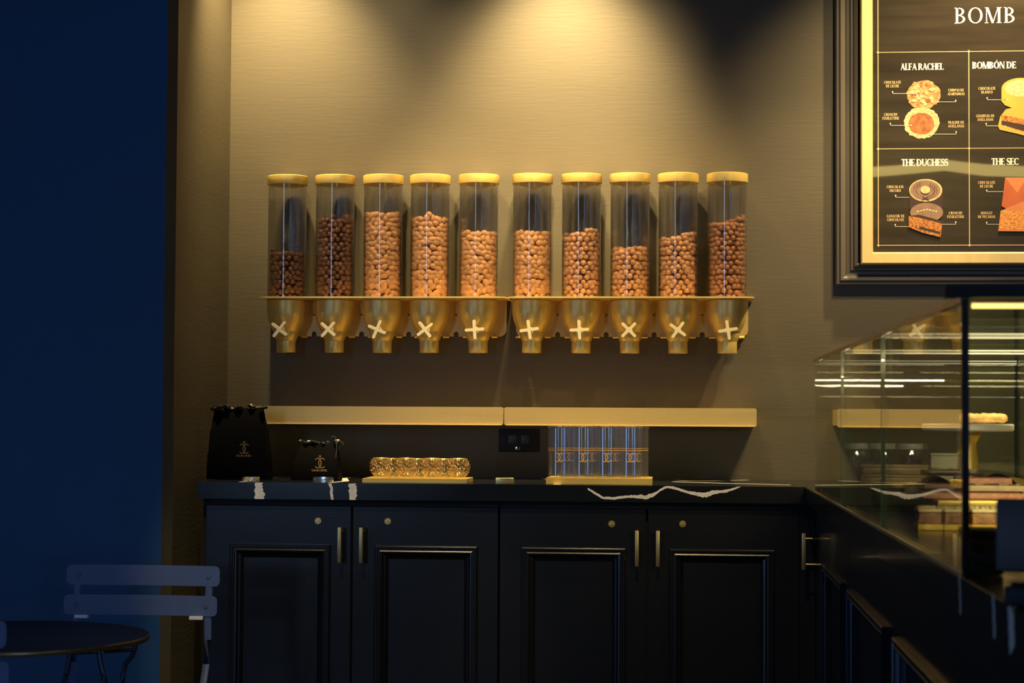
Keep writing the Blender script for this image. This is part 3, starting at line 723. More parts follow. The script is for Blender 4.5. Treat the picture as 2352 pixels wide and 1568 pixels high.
# printed pictures of the pralines: flat shapes on the print
M['p_cluster'] = mat('print_almond_praline', (.55, .24, .09), .4, var=.55, vscale=130); M['p_cut'] = mat('print_cut_praline', (.36, .12, .04), .4, var=.4, vscale=90)
M['p_yellow'] = mat('print_yellow_praline', (.50, .33, .06), .4, var=.08, vscale=20); M['p_choc'] = mat('print_chocolate', (.24, .15, .10), .4, var=.2, vscale=50)
M['p_dark'] = mat('print_dark_side', (.045, .025, .016), .4, var=.2); M['p_brown'] = mat('print_brown_crumb', (.40, .15, .035), .4, var=.7, vscale=160)
M['p_orange'] = mat('print_orange_praline', (.48, .12, .04), .4, var=.1, vscale=20); M['p_orange2'] = mat('print_orange_praline_light', (.58, .21, .08), .4, var=.1, vscale=20)
M['p_crumb'] = mat('print_orange_crumb', (.68, .26, .06), .4, var=.7, vscale=180); M['p_rim'] = mat('print_pale_rim', (.70, .45, .22), .4, var=.35, vscale=110)
gp = G(); hh = [0]
def ell(px, py, rx, ry, mt, jag=0, n=30, a0=0, a1=360):
    rr = random.Random(int(px+py)); hh[0] += 1; pts = []
    for k in range(n+(0 if a1-a0 == 360 else 1)):
        a = math.radians(a0+(a1-a0)*k/n); j = 1+rr.uniform(-jag, jag); x, z = bp(px+rx*j*math.cos(a), py-ry*j*math.sin(a)); pts.append(fnB(x, z, .00004*hh[0]))
    gp.add(pts, [tuple(range(len(pts)))], mt)
def pol(pts, mt): hh[0] += 1; gp.add([fnB(*bp(*p), .00004*hh[0]) for p in pts], [tuple(range(len(pts)))], mt)
ell(2121, 217, 39, 33, 'p_cluster', .06, 44); ell(2117, 282, 41, 36, 'p_rim', .05, 44); ell(2116, 284, 30, 25, 'p_cut', .04)
for k in range(26):
    rr = random.Random(k); a = rr.uniform(0, 6.3); q = rr.uniform(.1, .85); ell(2121+36*q*math.cos(a), 215+29*q*math.sin(a), rr.uniform(4, 7), rr.uniform(3, 5), 'p_rim' if k % 3 else 'p_cut', .1, 10)
gp.build('praline_picture', None, t, smooth=None); gp = G()
pol([(2300, 202), (2300, 232), (2308, 242), (2325, 248), (2385, 248), (2385, 202)], 'p_yellow'); ell(2345, 204, 45, 25, 'p_yellow'); ell(2345, 203, 38, 19, 'p_rim', .02)
pol([(2297, 268), (2310, 251), (2340, 244), (2390, 250), (2390, 322), (2340, 308), (2296, 298), (2292, 290)], 'p_yellow')
pol([(2300, 265), (2325, 268), (2390, 285), (2390, 312), (2340, 300), (2300, 287)], 'p_brown'); pol([(2300, 277), (2345, 285), (2390, 298), (2390, 310), (2340, 298), (2300, 286)], 'p_dark')
gp.build('praline_picture', None, t, smooth=None); gp = G()
pol([(2089, 436), (2089, 480), (2165, 484), (2165, 436)], 'p_dark'); ell(2126, 437, 38, 26, 'p_rim'); ell(2125, 437, 35, 23, 'p_choc')
for sg in (-1, 1):
    for k in range(11):
        a = math.radians(-75+k*13.5); cx, cy = 2125+sg*24*math.cos(a), 438-16*math.sin(a)
        for q in (-3, 3):
            d = math.radians(-75+k*13.5+90); ex, ey = cx+sg*(math.cos(a)*q), cy-math.sin(a)*q
            tx_, ty_ = sg*math.cos(d)*4, -math.sin(d)*3
            pol([(cx, cy), (ex+tx_*.2-1, ey+ty_*.2), (ex+tx_, ey+ty_), (ex+tx_*.2+1, ey+ty_*.2)], 'p_dark')
    pol([(2125-sg*9, 459), (2125-sg*8, 461), (2125+sg*6, 453), (2125+sg*5, 452)], 'p_dark')
ell(2125, 436, 11, 9, 'p_rim', 0, 20)
ell(2128, 488, 38, 22, 'p_choc'); pol([(2087, 496), (2110, 498), (2164, 512), (2160, 545), (2120, 535), (2087, 522)], 'p_brown'); pol([(2087, 496), (2110, 493), (2165, 508), (2164, 514), (2110, 500)], 'p_dark'); pol([(2112, 520), (2160, 533), (2158, 538), (2110, 526)], 'p_dark')
for k in range(7): ell(2108+k*7, 481+abs(k-3)*1.5, 3, 1.8, 'p_rim', 0, 8)
gp.build('praline_picture', None, t, smooth=None); gp = G()
pol([(2308, 408), (2300, 474), (2312, 480), (2400, 480), (2400, 408)], 'p_orange'); pol([(2308, 408), (2336, 443), (2358, 408)], 'p_orange2'); pol([(2300, 474), (2334, 466), (2336, 443), (2308, 408)], 'p_orange')
pol([(2298, 484), (2352, 462), (2420, 470), (2420, 532), (2292, 531)], 'p_orange2'); pol([(2298, 484), (2420, 486), (2420, 526), (2296, 526)], 'p_crumb')
gp.build('praline_picture', None, t, smooth=None)

# an unseen glowing panel added overhead, shaped so the board mirrors a yellow band
def mirrored(px, py, z):
    p = W(px, py, YB); r = ray(px, py); return p+Vector((r.x, -r.y, r.z))*((z-p.z)/r.z)
lo, hi = [(1960, 410), (2060, 402), (2170, 392), (2260, 404), (2400, 408)], [(1960, 392), (2060, 386), (2170, 373), (2260, 383), (2400, 390)]
cp = [tuple(mirrored(*q, 3.03))[:2] for q in lo]+[tuple(mirrored(*q, 3.03))[:2] for q in reversed(hi)]
M['panel'] = mat('warm_mirror_glow', (1, .8, .4), .5, emis=(1, .74, .22), estr=9)
g = G(); g.prism(cp, 3.03, 3.049, lambda u, v, h: (u, v, h)); o = g.build('mirror_glow_panel', 'panel', smooth=None, loc=(cp[2][0], cp[2][1], 3.03))
tag(o, 'unseen bent glowing panel added so that the menu board mirrors a yellow band', 'light helper')

# ================================================================= display case
CY0, CY1, CX0, CX1, CZ1 = -3.407, -.915, XE+.001, .826, 1.341
t = thing('display_case', 'glass display case with a black corner post on the right counter', 'display case', (.58, -2.2, ZC))
# side panes, three along the customer side
ys = [CY1, VX(1931, 1165, XE).y, VX(2023, 1220, XE).y, CY0]
for a, b in zip(ys[:-1], ys[1:]):
    g = G(); g.box(CX0, CX0+.006, b+.0008, a-.0008, ZC+.001, CZ1-.007); g.build('glass_pane', 'case', t, smooth=None)
    g = G(); g.box(CX0-.004, CX1+.004, b+.0008, a-.0008, CZ1-.006, CZ1); g.build('glass_top', 'case', t, smooth=None)
    g = G(); g.box(CX1-.006, CX1, b+.0008, a-.0008, ZC+.001, CZ1-.007); g.build('rear_glass', 'case', t, smooth=None)
    if b > CY0+.1:
        g = G(); g.box(CX0-.0005, CX0+.0065, b-.0007, b+.0007, ZC+.001, CZ1-.007); g.box(CX0, CX1, b-.0012, b+.0012, CZ1-.0065, CZ1+.0005); g.build('pane_edge', 'edge', t, smooth=None)
g = G(); g.box(CX0+.007, CX1-.007, CY1-.006, CY1, ZC+.001, CZ1-.007); g.build('glass_end', 'case', t, smooth=None)
g = G(); g.box(CX0+.007, CX1-.007, CY0, CY0+.006, ZC+.001, CZ1-.007); g.build('glass_end', 'case', t, smooth=None)
g = G(); g.box(CX0-.001, CX0+.0008, CY0, CY1, ZC+.0005, ZC+.004); g.box(CX0-.005, CX0-.003, CY0, CY1, CZ1-.006, CZ1+.001); g.build('edge_trim', 'frame', t, smooth=None)
g = G(); g.box(CX0-.002, CX0+.006, CY0-.006, CY0+.004, ZC+.0005, CZ1-.001, .001); g.build('corner_post', 'black', t)
g = G(); g.box(.310, 1.0, CY0-.008, CY0+.006, CZ1, CZ1+.015, .001); g.build('top_bar', 'black', t)
g = G(); g.box(CX0+.012, CX1, CY0+.008, CY0+.014, CZ1-.0115, CZ1-.0065); g.build('led_and_edge_glow', 'led', t, smooth=None)
for y, m_ in ((ys[2], 'edgeglow'), (ys[1], 'edgeglow'), (CY1-.02, 'edgeglow')):  # bright glass edges at the joints and far end, put in as glow
    g = G(); g.box(CX0+.008, CX1-.008, y-.0015, y+.0015, CZ1-.0105, CZ1-.0075); g.build('led_and_edge_glow', m_, t, smooth=None)
lt = area('case_led_fill', (.58, CY0+.35, CZ1-.03), (.58, -2.6, ZC), 2.4, (1, .78, .45), .42, .006); lt.data.spread = 2.0; lt.parent = t; lt.location = lt.location-t.location
l2 = area('case_led_fill', (.58, -2.0, CZ1-.03), (.56, -1.5, ZC), 1.6, (1, .8, .5), .42, .006); l2.data.spread = 2.2; l2.parent = t; l2.location = l2.location-t.location  # second light added further back to brighten the jars
g = G(); g.box(CX1-.010, CX1+.003, CY1-.004, CY1+.006, ZC+.001, CZ1-.007); g.box(CX1-.008, CX1+.002, ys[2]-.004, ys[2]+.004, ZC+.001, CZ1-.007); g.build('rear_post', 'black', t)
g = G(); g.box(CX0+.01, CX1-.012, CY1-.02, CY1-.012, ZC+.235, ZC+.239); g.build('rear_rail', 'edge', t)
# raised gold deck inside
ZT = 1.058
dk = G(); dk.box(.44, .80, -2.36, -1.02, ZT-.010, ZT, .0015)
o = dk.build('display_deck', 'tray', loc=(.62, -1.7, ZT-.01)); tag(o, 'long gold raised deck inside the glass case carrying the chocolate bars', 'display stand')
lg = G()
for x in (.46, .78):
    for y in (-2.33, -1.06):
        lg = G(); lg.box(x-.006, x+.006, y-.006, y+.006, ZC+.0005, ZT-.010); lg.build('leg', 'tray', o, smooth=None)

# things on the deck
def at_y(px, depth_y, z): p = W(px, 1000, depth_y); return p.x
for k, (px, lab) in enumerate(((1965, 'screw-top jar of chocolates in the glass case, leftmost of three'), (2028, 'screw-top jar of chocolates in the glass case, middle of three'), (2091, 'screw-top jar of chocolates in the glass case, rightmost of three'))):
    Y = -1.30; x = at_y(px, Y, 0)
    j = thing('jar', lab, 'jar', (x, Y, ZT), 'jars in the glass case')
    g = G(); g.lathe([(.0001, .001), (.027, .001), (.0285, .004), (.0285, .058), (.0255, .068), (.0255, .074), (.0240, .074), (.0240, .067), (.0270, .057), (.0270, .004), (.0001, .0025)], 28, (x, Y, ZT)); g.build('jar_glass', 'crystal', j)
    g = G(); g.lathe([(.0001, .070), (.0270, .070), (.0275, .071), (.0275, .0815), (.0265, .083), (.0001, .083)], 28, (x, Y, ZT)); g.build('jar_lid', 'jarlid', j)
    g = G(); rr = random.Random(k)
    for q in range(26):
        a = rr.uniform(0, 6.28); r_ = rr.uniform(.002, .0165); g.blob((x+r_*math.cos(a), Y+r_*math.sin(a), ZT+.013+rr.uniform(0, .036)), (.0085, .0085, .0075), 2, None, .05, (rr.uniform(0, 3), 0, 0), rr)
    st = g.build('jar_filling', 'jarchoc', j, smooth=60); st['kind'] = 'stuff'
for k, (z0, dx, lab) in enumerate(((ZT+.0005, 0, 'lower flat brown gift box in the glass case'), (ZT+.0215, .003, 'upper flat brown gift box stacked before the jars'))):
    Y0 = -1.58; xa = at_y(1977, Y0, 0)+dx; xb = at_y(2128, Y0, 0)+dx
    b = thing('gift_box', lab, 'box', ((xa+xb)/2, Y0+.05, z0), 'gift boxes in the glass case')
    g = G(); g.box(xa, xb, Y0, Y0+.10, z0, z0+.0130, .001); g.build('box_base', 'box', b)
    g = G(); g.box(xa-.001, xb+.001, Y0-.001, Y0+.101, z0+.0132, z0+.0200, .0012); g.build('box_lid', 'box', b)
Y = -1.42; xa, xb = at_y(2138, Y, 0), at_y(2235, Y, 0)
g = G(); g.box(xa, xb, Y, Y+.05, ZT+.0005, ZT+.058, .002); g.box(xa-.001, xb+.001, Y-.001, Y+.051, ZT+.0583, ZT+.064, .002)
o = g.build('cream_box', 'cream', loc=((xa+xb)/2, Y+.025, ZT)); tag(o, 'pale cream carton with a lid behind the corner post', 'box')
# cake stand
cy = -1.93; cx = W(2223, 1000, cy).x
t = thing('cake_stand', 'marble-topped cake stand on a flared gold stem inside the case', 'cake stand', (cx, cy, ZT))
g = G(); g.lathe([(.0001, .116), (.084, .116), (.087, .1185), (.087, .1275), (.085, .130), (.0001, .130)], 48, (cx, cy, ZT)); g.build('plate', 'marble', t)
g = G(); g.lathe([(.030, .0005), (.030, .003), (.024, .010), (.0215, .030), (.019, .060), (.0165, .085), (.0165, .094), (.020, .100), (.026, .112), (.026, .1155)], 40, (cx, cy, ZT)); g.build('stem', 'tray', t)
px0, px1 = W(2200, 980, cy).x, W(2313, 980, cy).x; zz = ZT+.1305
g = G(); n = 12; rr = random.Random(5)
for k in range(n):
    x = px0+.012+(px1-px0-.024)*k/(n-1)
    for s_2 in (-1, 1): g.blob((x, cy-.012+s_2*.006, zz+.0095+.002*rr.random()), (.011, .010, .0085), 3, None, .03, (0, .5*s_2, .7*s_2), rr)
g.blob(((px0+px1)/2, cy-.012, zz+.007), ((px1-px0)/2, .016, .007), 3, None, .02)
o = g.build('braided_pastry', 'bread', smooth=60, loc=((px0+px1)/2, cy-.012, zz)); tag(o, 'golden braided pastry lying on the marble cake stand', 'pastry')
# black cards
def card(px0, px1, Y, h, lab):
    xa, xb = at_y(px0, Y, 0), at_y(px1, Y, 0); g = G()
    n = 10; A = []
    for k in range(n+1):
        u = k/n; A.append((xa+(xb-xa)*u, ZT+.012+h*math.sin(PI*min(1, u*1.05)**.8)**.7 if 0 < u < 1 else ZT+.012))
    for k in range(n):
        (x0, z0), (x1, z1) = A[k], A[k+1]
        g.add([(x0, Y-.02, ZT+.0006), (x1, Y-.02, ZT+.0006), (x1, Y, z1), (x0, Y, z0), (x0, Y+.03, ZT+.0006), (x1, Y+.03, ZT+.0006)], [(0, 1, 2, 3), (3, 2, 5, 4), (0, 4, 5, 1)])
    o = g.build('black_cloth', 'black', loc=((xa+xb)/2, Y, ZT)); tag(o, lab, 'cloth')
card(2108, 2196, -2.02, .020, 'black folded cloth on the gold deck left of the gold stem')
card(2253, 2345, -2.04, .026, 'black peaked cloth on the gold deck right of the gold stem')
# bars of chocolate
BR = [('milk', 2078, 2150, -2.12, 0, 'nut', 'small brown chocolate bar, leftmost on the deck', 0), ('pink', 2120, 2352, -2.30, 0, 'berry', 'long pink raspberry bar at the deck edge, lowest', 0), ('white_choc', 2215, 2400, -2.26, 1, 'nut', 'cream white chocolate bar resting on the lowest pink bar', 1),
      ('pink', 2205, 2324, -2.22, 2, 'berry', 'short pink raspberry bar, third layer of the pile', 2), ('milk', 2123, 2208, -2.20, 1, 'berry', 'milk chocolate bar at the left of the pile', 1), ('darkbar', 2127, 2258, -2.17, 3, 'nut', 'dark chocolate bar with whole nuts on top of the pile', 3),
      ('darkbar', 2085, 2140, -1.92, 0, 'nut', 'dark broken bar behind the small brown bar', 0)]
for mt_, a, b, Y, lv, tp, lab, l2 in BR:
    xa, xb = at_y(a, Y, 0), at_y(b, Y, 0); z0 = ZT+.0008+lv*.0118
    o = thing('chocolate_bar', lab, 'chocolate bar', ((xa+xb)/2, Y+.04, z0), 'chocolate bars on the gold deck')
    g = G(); g.box(xa, xb, Y, Y+.085, z0, z0+.0100, .0015, rot=(0, 0, random.uniform(-.02, .02)))
    g.build('slab', mt_, o)
    g = G(); rr = random.Random(a)
    for q in range(int((xb-xa)/.0035)):
        if tp == 'nut' and q % 3: continue
        s2 = .0042 if tp == 'nut' else .0014
        g.blob((rr.uniform(xa+.006, xb-.006), Y+rr.uniform(.006, .07), z0+.0100+s2*.2), (s2*1.3, s2, s2*.6), 2, None, .1, (0, 0, rr.uniform(0, 3)), rr)
    g.build('topping', tp, o, smooth=60)
# nougat blocks on the worktop below the deck
NB = [(2108, 2165, -2.47, 'leftmost'), (2168, 2228, -2.47, 'middle'), (2231, 2300, -2.47, 'rightmost')]
for a, b, Y, wd_ in NB:
    xa, xb = at_y(a, Y, 0), at_y(b, Y, 0)
    o = thing('nougat_cake', 'brown nougat cake with cream icing on a yellow card, %s of three under the deck' % wd_, 'cake', ((xa+xb)/2, Y+.03, ZC), 'nougat cakes before the deck')
    g = G(); g.box(xa, xb, Y-.002, Y+.07, ZC+.0006, ZC+.010, .001); g.build('card_tray', 'yellow', o)
    rr = random.Random(a); g = G(); g.box(xa+.002, xb-.002, Y+.001, Y+.066, ZC+.0103, ZC+.029, .003)
    for q in range(14): g.blob((rr.uniform(xa+.006, xb-.006), Y+.004, ZC+rr.uniform(.014, .027)), (.006, .004, .004), 2, None, .12, None, rr)
    g.build('cake_body', 'nougat', o, smooth=50)
    g = G(); g.box(xa+.001, xb-.001, Y, Y+.067, ZC+.0293, ZC+.036, .003, 3)
    for q in range(6): g.blob((xa+(xb-xa)*(q+.5)/6, Y+.02+rr.uniform(-.005, .02), ZC+.036), ((xb-xa)/9, .012, .0045), 2, None, .08, None, rr)
    g.build('icing', 'white_choc', o, smooth=50)
# black box inside the near end
xa, xb = W(2226, 1260, CY0+.03).x, W(2305, 1260, CY0+.03).x
o = thing('black_box', 'small black lidded box at the near end of the glass case', 'box', ((xa+xb)/2, CY0+.05, ZC))
g = G(); g.box(xa, xb, CY0+.03, CY0+.10, ZC+.0006, ZC+.040, .002); g.build('box_base', 'black', o)
g = G(); g.box(xa-.003, xb+.002, CY0+.028, CY0+.102, ZC+.0403, ZC+.054, .002); g.build('box_lid', 'black', o)
# till screen at the near end of the counter
Y = -3.66; xa = W(2290, 1230, Y).x; zt = W(2290, 1146, Y).z
o = thing('till_screen', 'dark blue till screen seen from behind at the near end of the counter', 'monitor', (xa+.12, Y+.02, ZC))
g = G(); g.box(xa, xa+.26, Y-.012, Y+.012, zt-.075, zt, .004, rot=(-.12, 0, -.25), about=(xa, Y, zt)); g.build('screen_housing', 'device', o)
g = G(); g.box(xa+.05, xa+.20, Y-.03, Y+.06, ZC+.0006, ZC+.012, .003, rot=(0, 0, -.25)); g.box(xa+.09, xa+.15, Y+.02, Y+.04, ZC+.010, zt-.04, .004); g.build('stand', 'black', o)
p = W(2302, 1340, -3.72); q = W(2352, 1390, -3.78)
g = G(); g.box(p.x, p.x+.12, -3.80, -3.735, ZC+.0006, ZC+.022, .006, rot=(0, 0, -.5)); g2 = g.build('card_reader', 'black', loc=(p.x+.06, -3.77, ZC)); tag(g2, 'black card reader lying on the counter before the till screen', 'card reader')
g = G(); g.tube([(p.x+.004, -3.752, ZC+.023), (p.x+.034, -3.790, ZC+.023)], .002, 8); g.build('chrome_strip', 'chrome', g2)

# ================================================================= on the worktop
# black gift bags with gold emblem
def bag(x0, x1, xt0, xt1, Y, z1, lab, ex, ez, es, yaw=0):
    t = thing('gift_bag', lab, 'bag', ((x0+x1)/2, Y+.03, ZC))
    g = G(); rr = random.Random(int(x0*100)); n = 12; rows = []
    for k in range(n+1):
        u = k/n; z = ZC+.001+(z1-ZC)*u
        a = x0+(xt0-x0)*u**1.5; b = x1+(xt1-x1)*u**1.5; dep = .075*(1-u**2)+.004; cy_ = Y+.04
        ring = []
        for (sx, sy) in ((0, -1), (.25, -1.02), (.5, -1.03), (.75, -1.02), (1, -1), (1, 0), (1, 1), (.5, 1), (0, 1), (0, 0)):
            ring.append((a+(b-a)*sx+rr.uniform(-1, 1)*.0015, cy_+sy*dep/2+rr.uniform(-1, 1)*.001*(1 if u > .5 else .2), z+(rr.uniform(-.004, .004) if k == n else 0)))
        rows.append(ring)
    vs_ = [p for r_ in rows for p in r_]; m_ = 10
    g.add(vs_, [(j*m_+i, j*m_+(i+1) % m_, (j+1)*m_+(i+1) % m_, (j+1)*m_+i) for j in range(n) for i in range(m_)]+[tuple(range(m_)), tuple(n*m_+i for i in range(m_))])
    g.build('bag_body', 'bag', t, smooth=30)
    g = G(); 
    for q in range(9):
        u = q/8; g.blob((xt0+(xt1-xt0)*u, Y+.04+rr.uniform(-.01, .01), z1+rr.uniform(-.004, .008)), (.011, .007, .006), 2, None, .35, None, rr)
    g.build('tissue_top', 'foil', t, smooth=20)
    g = G(); emblem(g, ex, ez, es, XZ(Y+.04-.0415), 'logo', .085); g.build('emblem', 'logo', t, smooth=None)
    return t
YBG = -.36
def wx(px, Y=YBG): return W(px, 1050, Y).x
e1 = W(561, 1030, YBG); e2 = W(735, 1063, YBG)
bag(wx(474), wx(614), wx(484), wx(598), YBG, W(540, 930, YBG).z-.01, 'tall black gift bag with a gold emblem at the left end of the worktop', e1.x, e1.z, .0262)
bag(wx(668), wx(776), wx(686), wx(768), YBG, W(740, 1012, YBG).z-.008, 'smaller black gift bag with a gold emblem, second from the left end', e2.x, e2.z, .0270)
# ribbon twig beside the small bag
t_ = bpy.data.objects
g = G(); pts = [W(x, y, YBG-.01) for x, y in ((771, 1050), (774, 1030), (772, 1018), (776, 1010), (784, 1014), (790, 1021))]; g.tube(pts, .0006, 6); pts = [W(x, y, YBG-.01) for x, y in ((772, 1012), (771, 1004), (766, 1001), (762, 1004))]; g.tube(pts, .0006, 6)
g.build('ribbon', 'brass', [o for o in COL.objects if o.name == 'gift_bag.001'][0])
# acrylic sign holders
for px0, px1, py0, lab, mt_ in ((557, 594, 1096, 'amber acrylic card holder in front of the tall bag', 'sparkle'), (719, 764, 1096, 'clear acrylic card holder in front of the smaller bag', 'acryl')):
    Y = -.50; a, b = W(px0, 1100, Y).x, W(px1, 1100, Y).x; z1 = W(px0, py0, Y).z
    o = thing('card_holder', lab, 'card holder', ((a+b)/2, Y+.01, ZC), 'small card holders')
    g = G(); g.box(a, b, Y, Y+.016, ZC+.0006, z1, .001); g.build('block', mt_, o)
    g = G(); g.box(a+.001, b-.001, Y+.017, Y+.0185, ZC+.0006, z1+.001, .0002); g.build('back_plate', 'chrome' if mt_ == 'acryl' else 'handle', o)
Y = -.51; a, b = W(1138, 1105, Y).x, W(1180, 1105, Y).x
o = thing('gold_name_block', 'small polished gold block with dark lettering between the two trays', 'sign', ((a+b)/2, Y+.01, ZC))
g = G(); z1 = W(1158, 1097, Y).z; g.box(a, b, Y, Y+.014, ZC+.0006, z1, .002, 3); g.build('block', 'brass', o)
g = G()
for k in range(7): u = a+.012+(b-a-.024)*k/6; strip(g, [(u-.0011, z1-.0045), (u-.0011, z1-.0015), (u+.0009, z1-.0015), (u+.0009, z1-.0045)], .0006, XZ(Y-.0003), None)
g.build('lettering', 'black', o, smooth=None)
# wall outlet
p0, p1 = W(1146, 985, -.004), W(1239, 1038, -.004)
o = thing('wall_outlet', 'black double socket plate on the wall between the shelf and the worktop', 'outlet', ((p0.x+p1.x)/2, -.001, p1.z))
g = G(); g.box(p0.x, p1.x, -.006, -.001, p1.z, p0.z, .002); g.build('plate', 'black', o)
for px in (1177, 1206):
    c = W(px, 1009, -.006); g = G(); g.box(c.x-.012, c.x+.012, -.008, -.0062, c.z-.013, c.z+.013, .001); so = g.build('socket', 'bistrotop', o)
    g = G(); 
    for dx, dz in ((-.005, .005), (.005, .005), (0, -.004)): g.box(c.x+dx-.0012, c.x+dx+.0012, -.0085, -.0082, c.z+dz-.003, c.z+dz+.003)
    g.build('slot', 'chrome', so)
c = W(1189, 1029, -.006); g = G(); g.box(c.x-.007, c.x+.007, -.0085, -.0062, c.z-.0045, c.z+.0045, .0008); g.build('usb_port', 'chrome', o)

# trays
def tray(px0, px1, pyt, Y0, Y1, lab):
    a, b = W(px0, 1100, Y0).x, W(px1, 1100, Y0).x; z1 = W(px0, pyt, Y0).z
    o = thing('gold_tray', lab, 'tray', ((a+b)/2, (Y0+Y1)/2, ZC))
    g = G(); g.box(a+.001, b-.001, Y0+.0015, Y1-.0015, ZC+.0006, z1-.0005); g.build('tray_base', 'tray', o)
    g = G(); fnz = lambda u, v, h: (u, v, z1+h-.0002)
    g.frame(a, b, Y0, Y1, [(0, -(z1-ZC)+.001), (0, .0), (.0012, .0004), (.0024, 0), (.0024, -.001)], fnz); g.build('rim', 'tray', o, smooth=30)
    return a, b, z1
a, b, zt1 = tray(832, 1072, 1098, -.50, -.34, 'flat gold tray under the round gold-tinted glasses')
PG = [(.0001, .0015), (.016, .0015), (.019, .003), (.0262, .010), (.0318, .020), (.0335, .029), (.0315, .040), (.0265, .0495), (.0228, .0535), (.0219, .0535), (.0257, .0490), (.0305, .0395), (.0325, .029), (.0308, .0205), (.0255, .0115), (.0185, .0055), (.0001, .005)]
gg = None; lab_f = ['front row, leftmost', 'front row, middle', 'front row, right end']; lab_b = ['back row, left end', 'back row, second from the left', 'back row, third from the left', 'back row, right end']
gx = [(W(px, 1080, -.455).x, -.455, l) for px, l in zip((900, 959, 1018), lab_f)]+[(W(px, 1080, -.395).x, -.395, l) for px, l in zip((876, 934, 993, 1053), lab_b)]
for k, (x, Y, l) in enumerate(gx):
    o = thing('globe_glass', 'round gold-tinted glass in the '+l+' of the flat gold tray', 'glass', (x, Y, zt1), 'round glasses on the gold tray')
    if gg is None:
        g = G(); g.lathe(PG, 36, (x, Y, zt1)); gg = g.build('bowl', 'sparkle', o)
        g = G(); g.caps = False; g.lathe([(.0219, .0535), (.0224, .0542), (.0229, .0535), (.0224, .0531), (.0219, .0535)], 36, (x, Y, zt1)); gr = g.build('rim', 'brass', o)
        rr = random.Random(2); g = G()
        for q in range(150):  # tiny brass blobs stand in for light sparkling on the glass
            u = rr.randrange(2, 8); a_ = rr.uniform(0, 6.283); f_ = rr.random(); r_ = PG[u][0]*(1-f_)+PG[u+1][0]*f_+.0003; z_ = PG[u][1]*(1-f_)+PG[u+1][1]*f_
            g.blob((x+r_*math.cos(a_), Y+r_*math.sin(a_), zt1+z_), (.0009, .0009, .0009), 1, None, 0)
        gd = g.build('gold_flecks', 'brass', o, smooth=None); gd['kind'] = 'stuff'
    else:
        for s2 in (gg, gr, gd): c = s2.copy(); COL.objects.link(c); c.parent = o
a, b, zt2 = tray(1254, 1497, 1097, -.50, -.33, 'thick gold tray under the tall clear glasses')
TH = W(1285, 979, -.45).z-zt2
PT = [(.0001, .001), (.031, .001), (.0322, .003), (.0324, .006), (.0325, TH-.004), (.0325, TH-.001), (.0321, TH), (.0313, TH), (.0308, TH-.001), (.0308, TH-.004), (.0306, .011), (.0306, .008), (.0001, .008)]
gg = None
gx = [(W(px, 1050, -.455).x, -.455, l) for px, l in zip((1286, 1340, 1394, 1448), ('leftmost', 'second', 'third', 'rightmost'))]+[(W(px, 1050, -.388).x, -.388, l) for px, l in zip((1308, 1361, 1413, 1463), ('leftmost', 'second', 'third', 'rightmost'))]
for k, (x, Y, l) in enumerate(gx):
    o = thing('highball_glass', 'tall clear glass with gold emblem, %s in the %s row on the thick tray' % (l, 'front' if k < 4 else 'back'), 'glass', (x, Y, zt2), 'tall glasses on the gold tray')
    if gg is None:
        g = G(); g.lathe(PT, 40, (x, Y, zt2)); gg = g.build('glass_body', 'crystal', o, smooth=30)
        cyl = lambda u, v, h: (x+(.0327+h)*math.sin(u/.0327), Y-(.0327+h)*math.cos(u/.0327), v)
        g = G(); ez = W(1335, 1050, -.48).z
        emblem(g, 0, ez, .0225, cyl, 'logo', .13, False, False)
        strip(g, [(x_*.0327, ez+.0245) for x_ in [q*.17-1.4 for q in range(17)]], .0011, cyl, 'logo'); strip(g, [(x_*.0327, ez+.0190) for x_ in [q*.17-1.4 for q in range(17)]], .0020, cyl, 'logo')
        ge = g.build('gold_emblem', 'logo', o, smooth=None)
        g = G(); g.caps = False; g.lathe([(.0308, TH), (.0317, TH+.0006), (.0325, TH), (.0317, TH-.0005), (.0308, TH)], 40, (x, Y, zt2)); gr = g.build('rim', 'chrome', o)
    else:
        for s2 in (gg, ge, gr): c = s2.copy(); COL.objects.link(c); c.parent = o

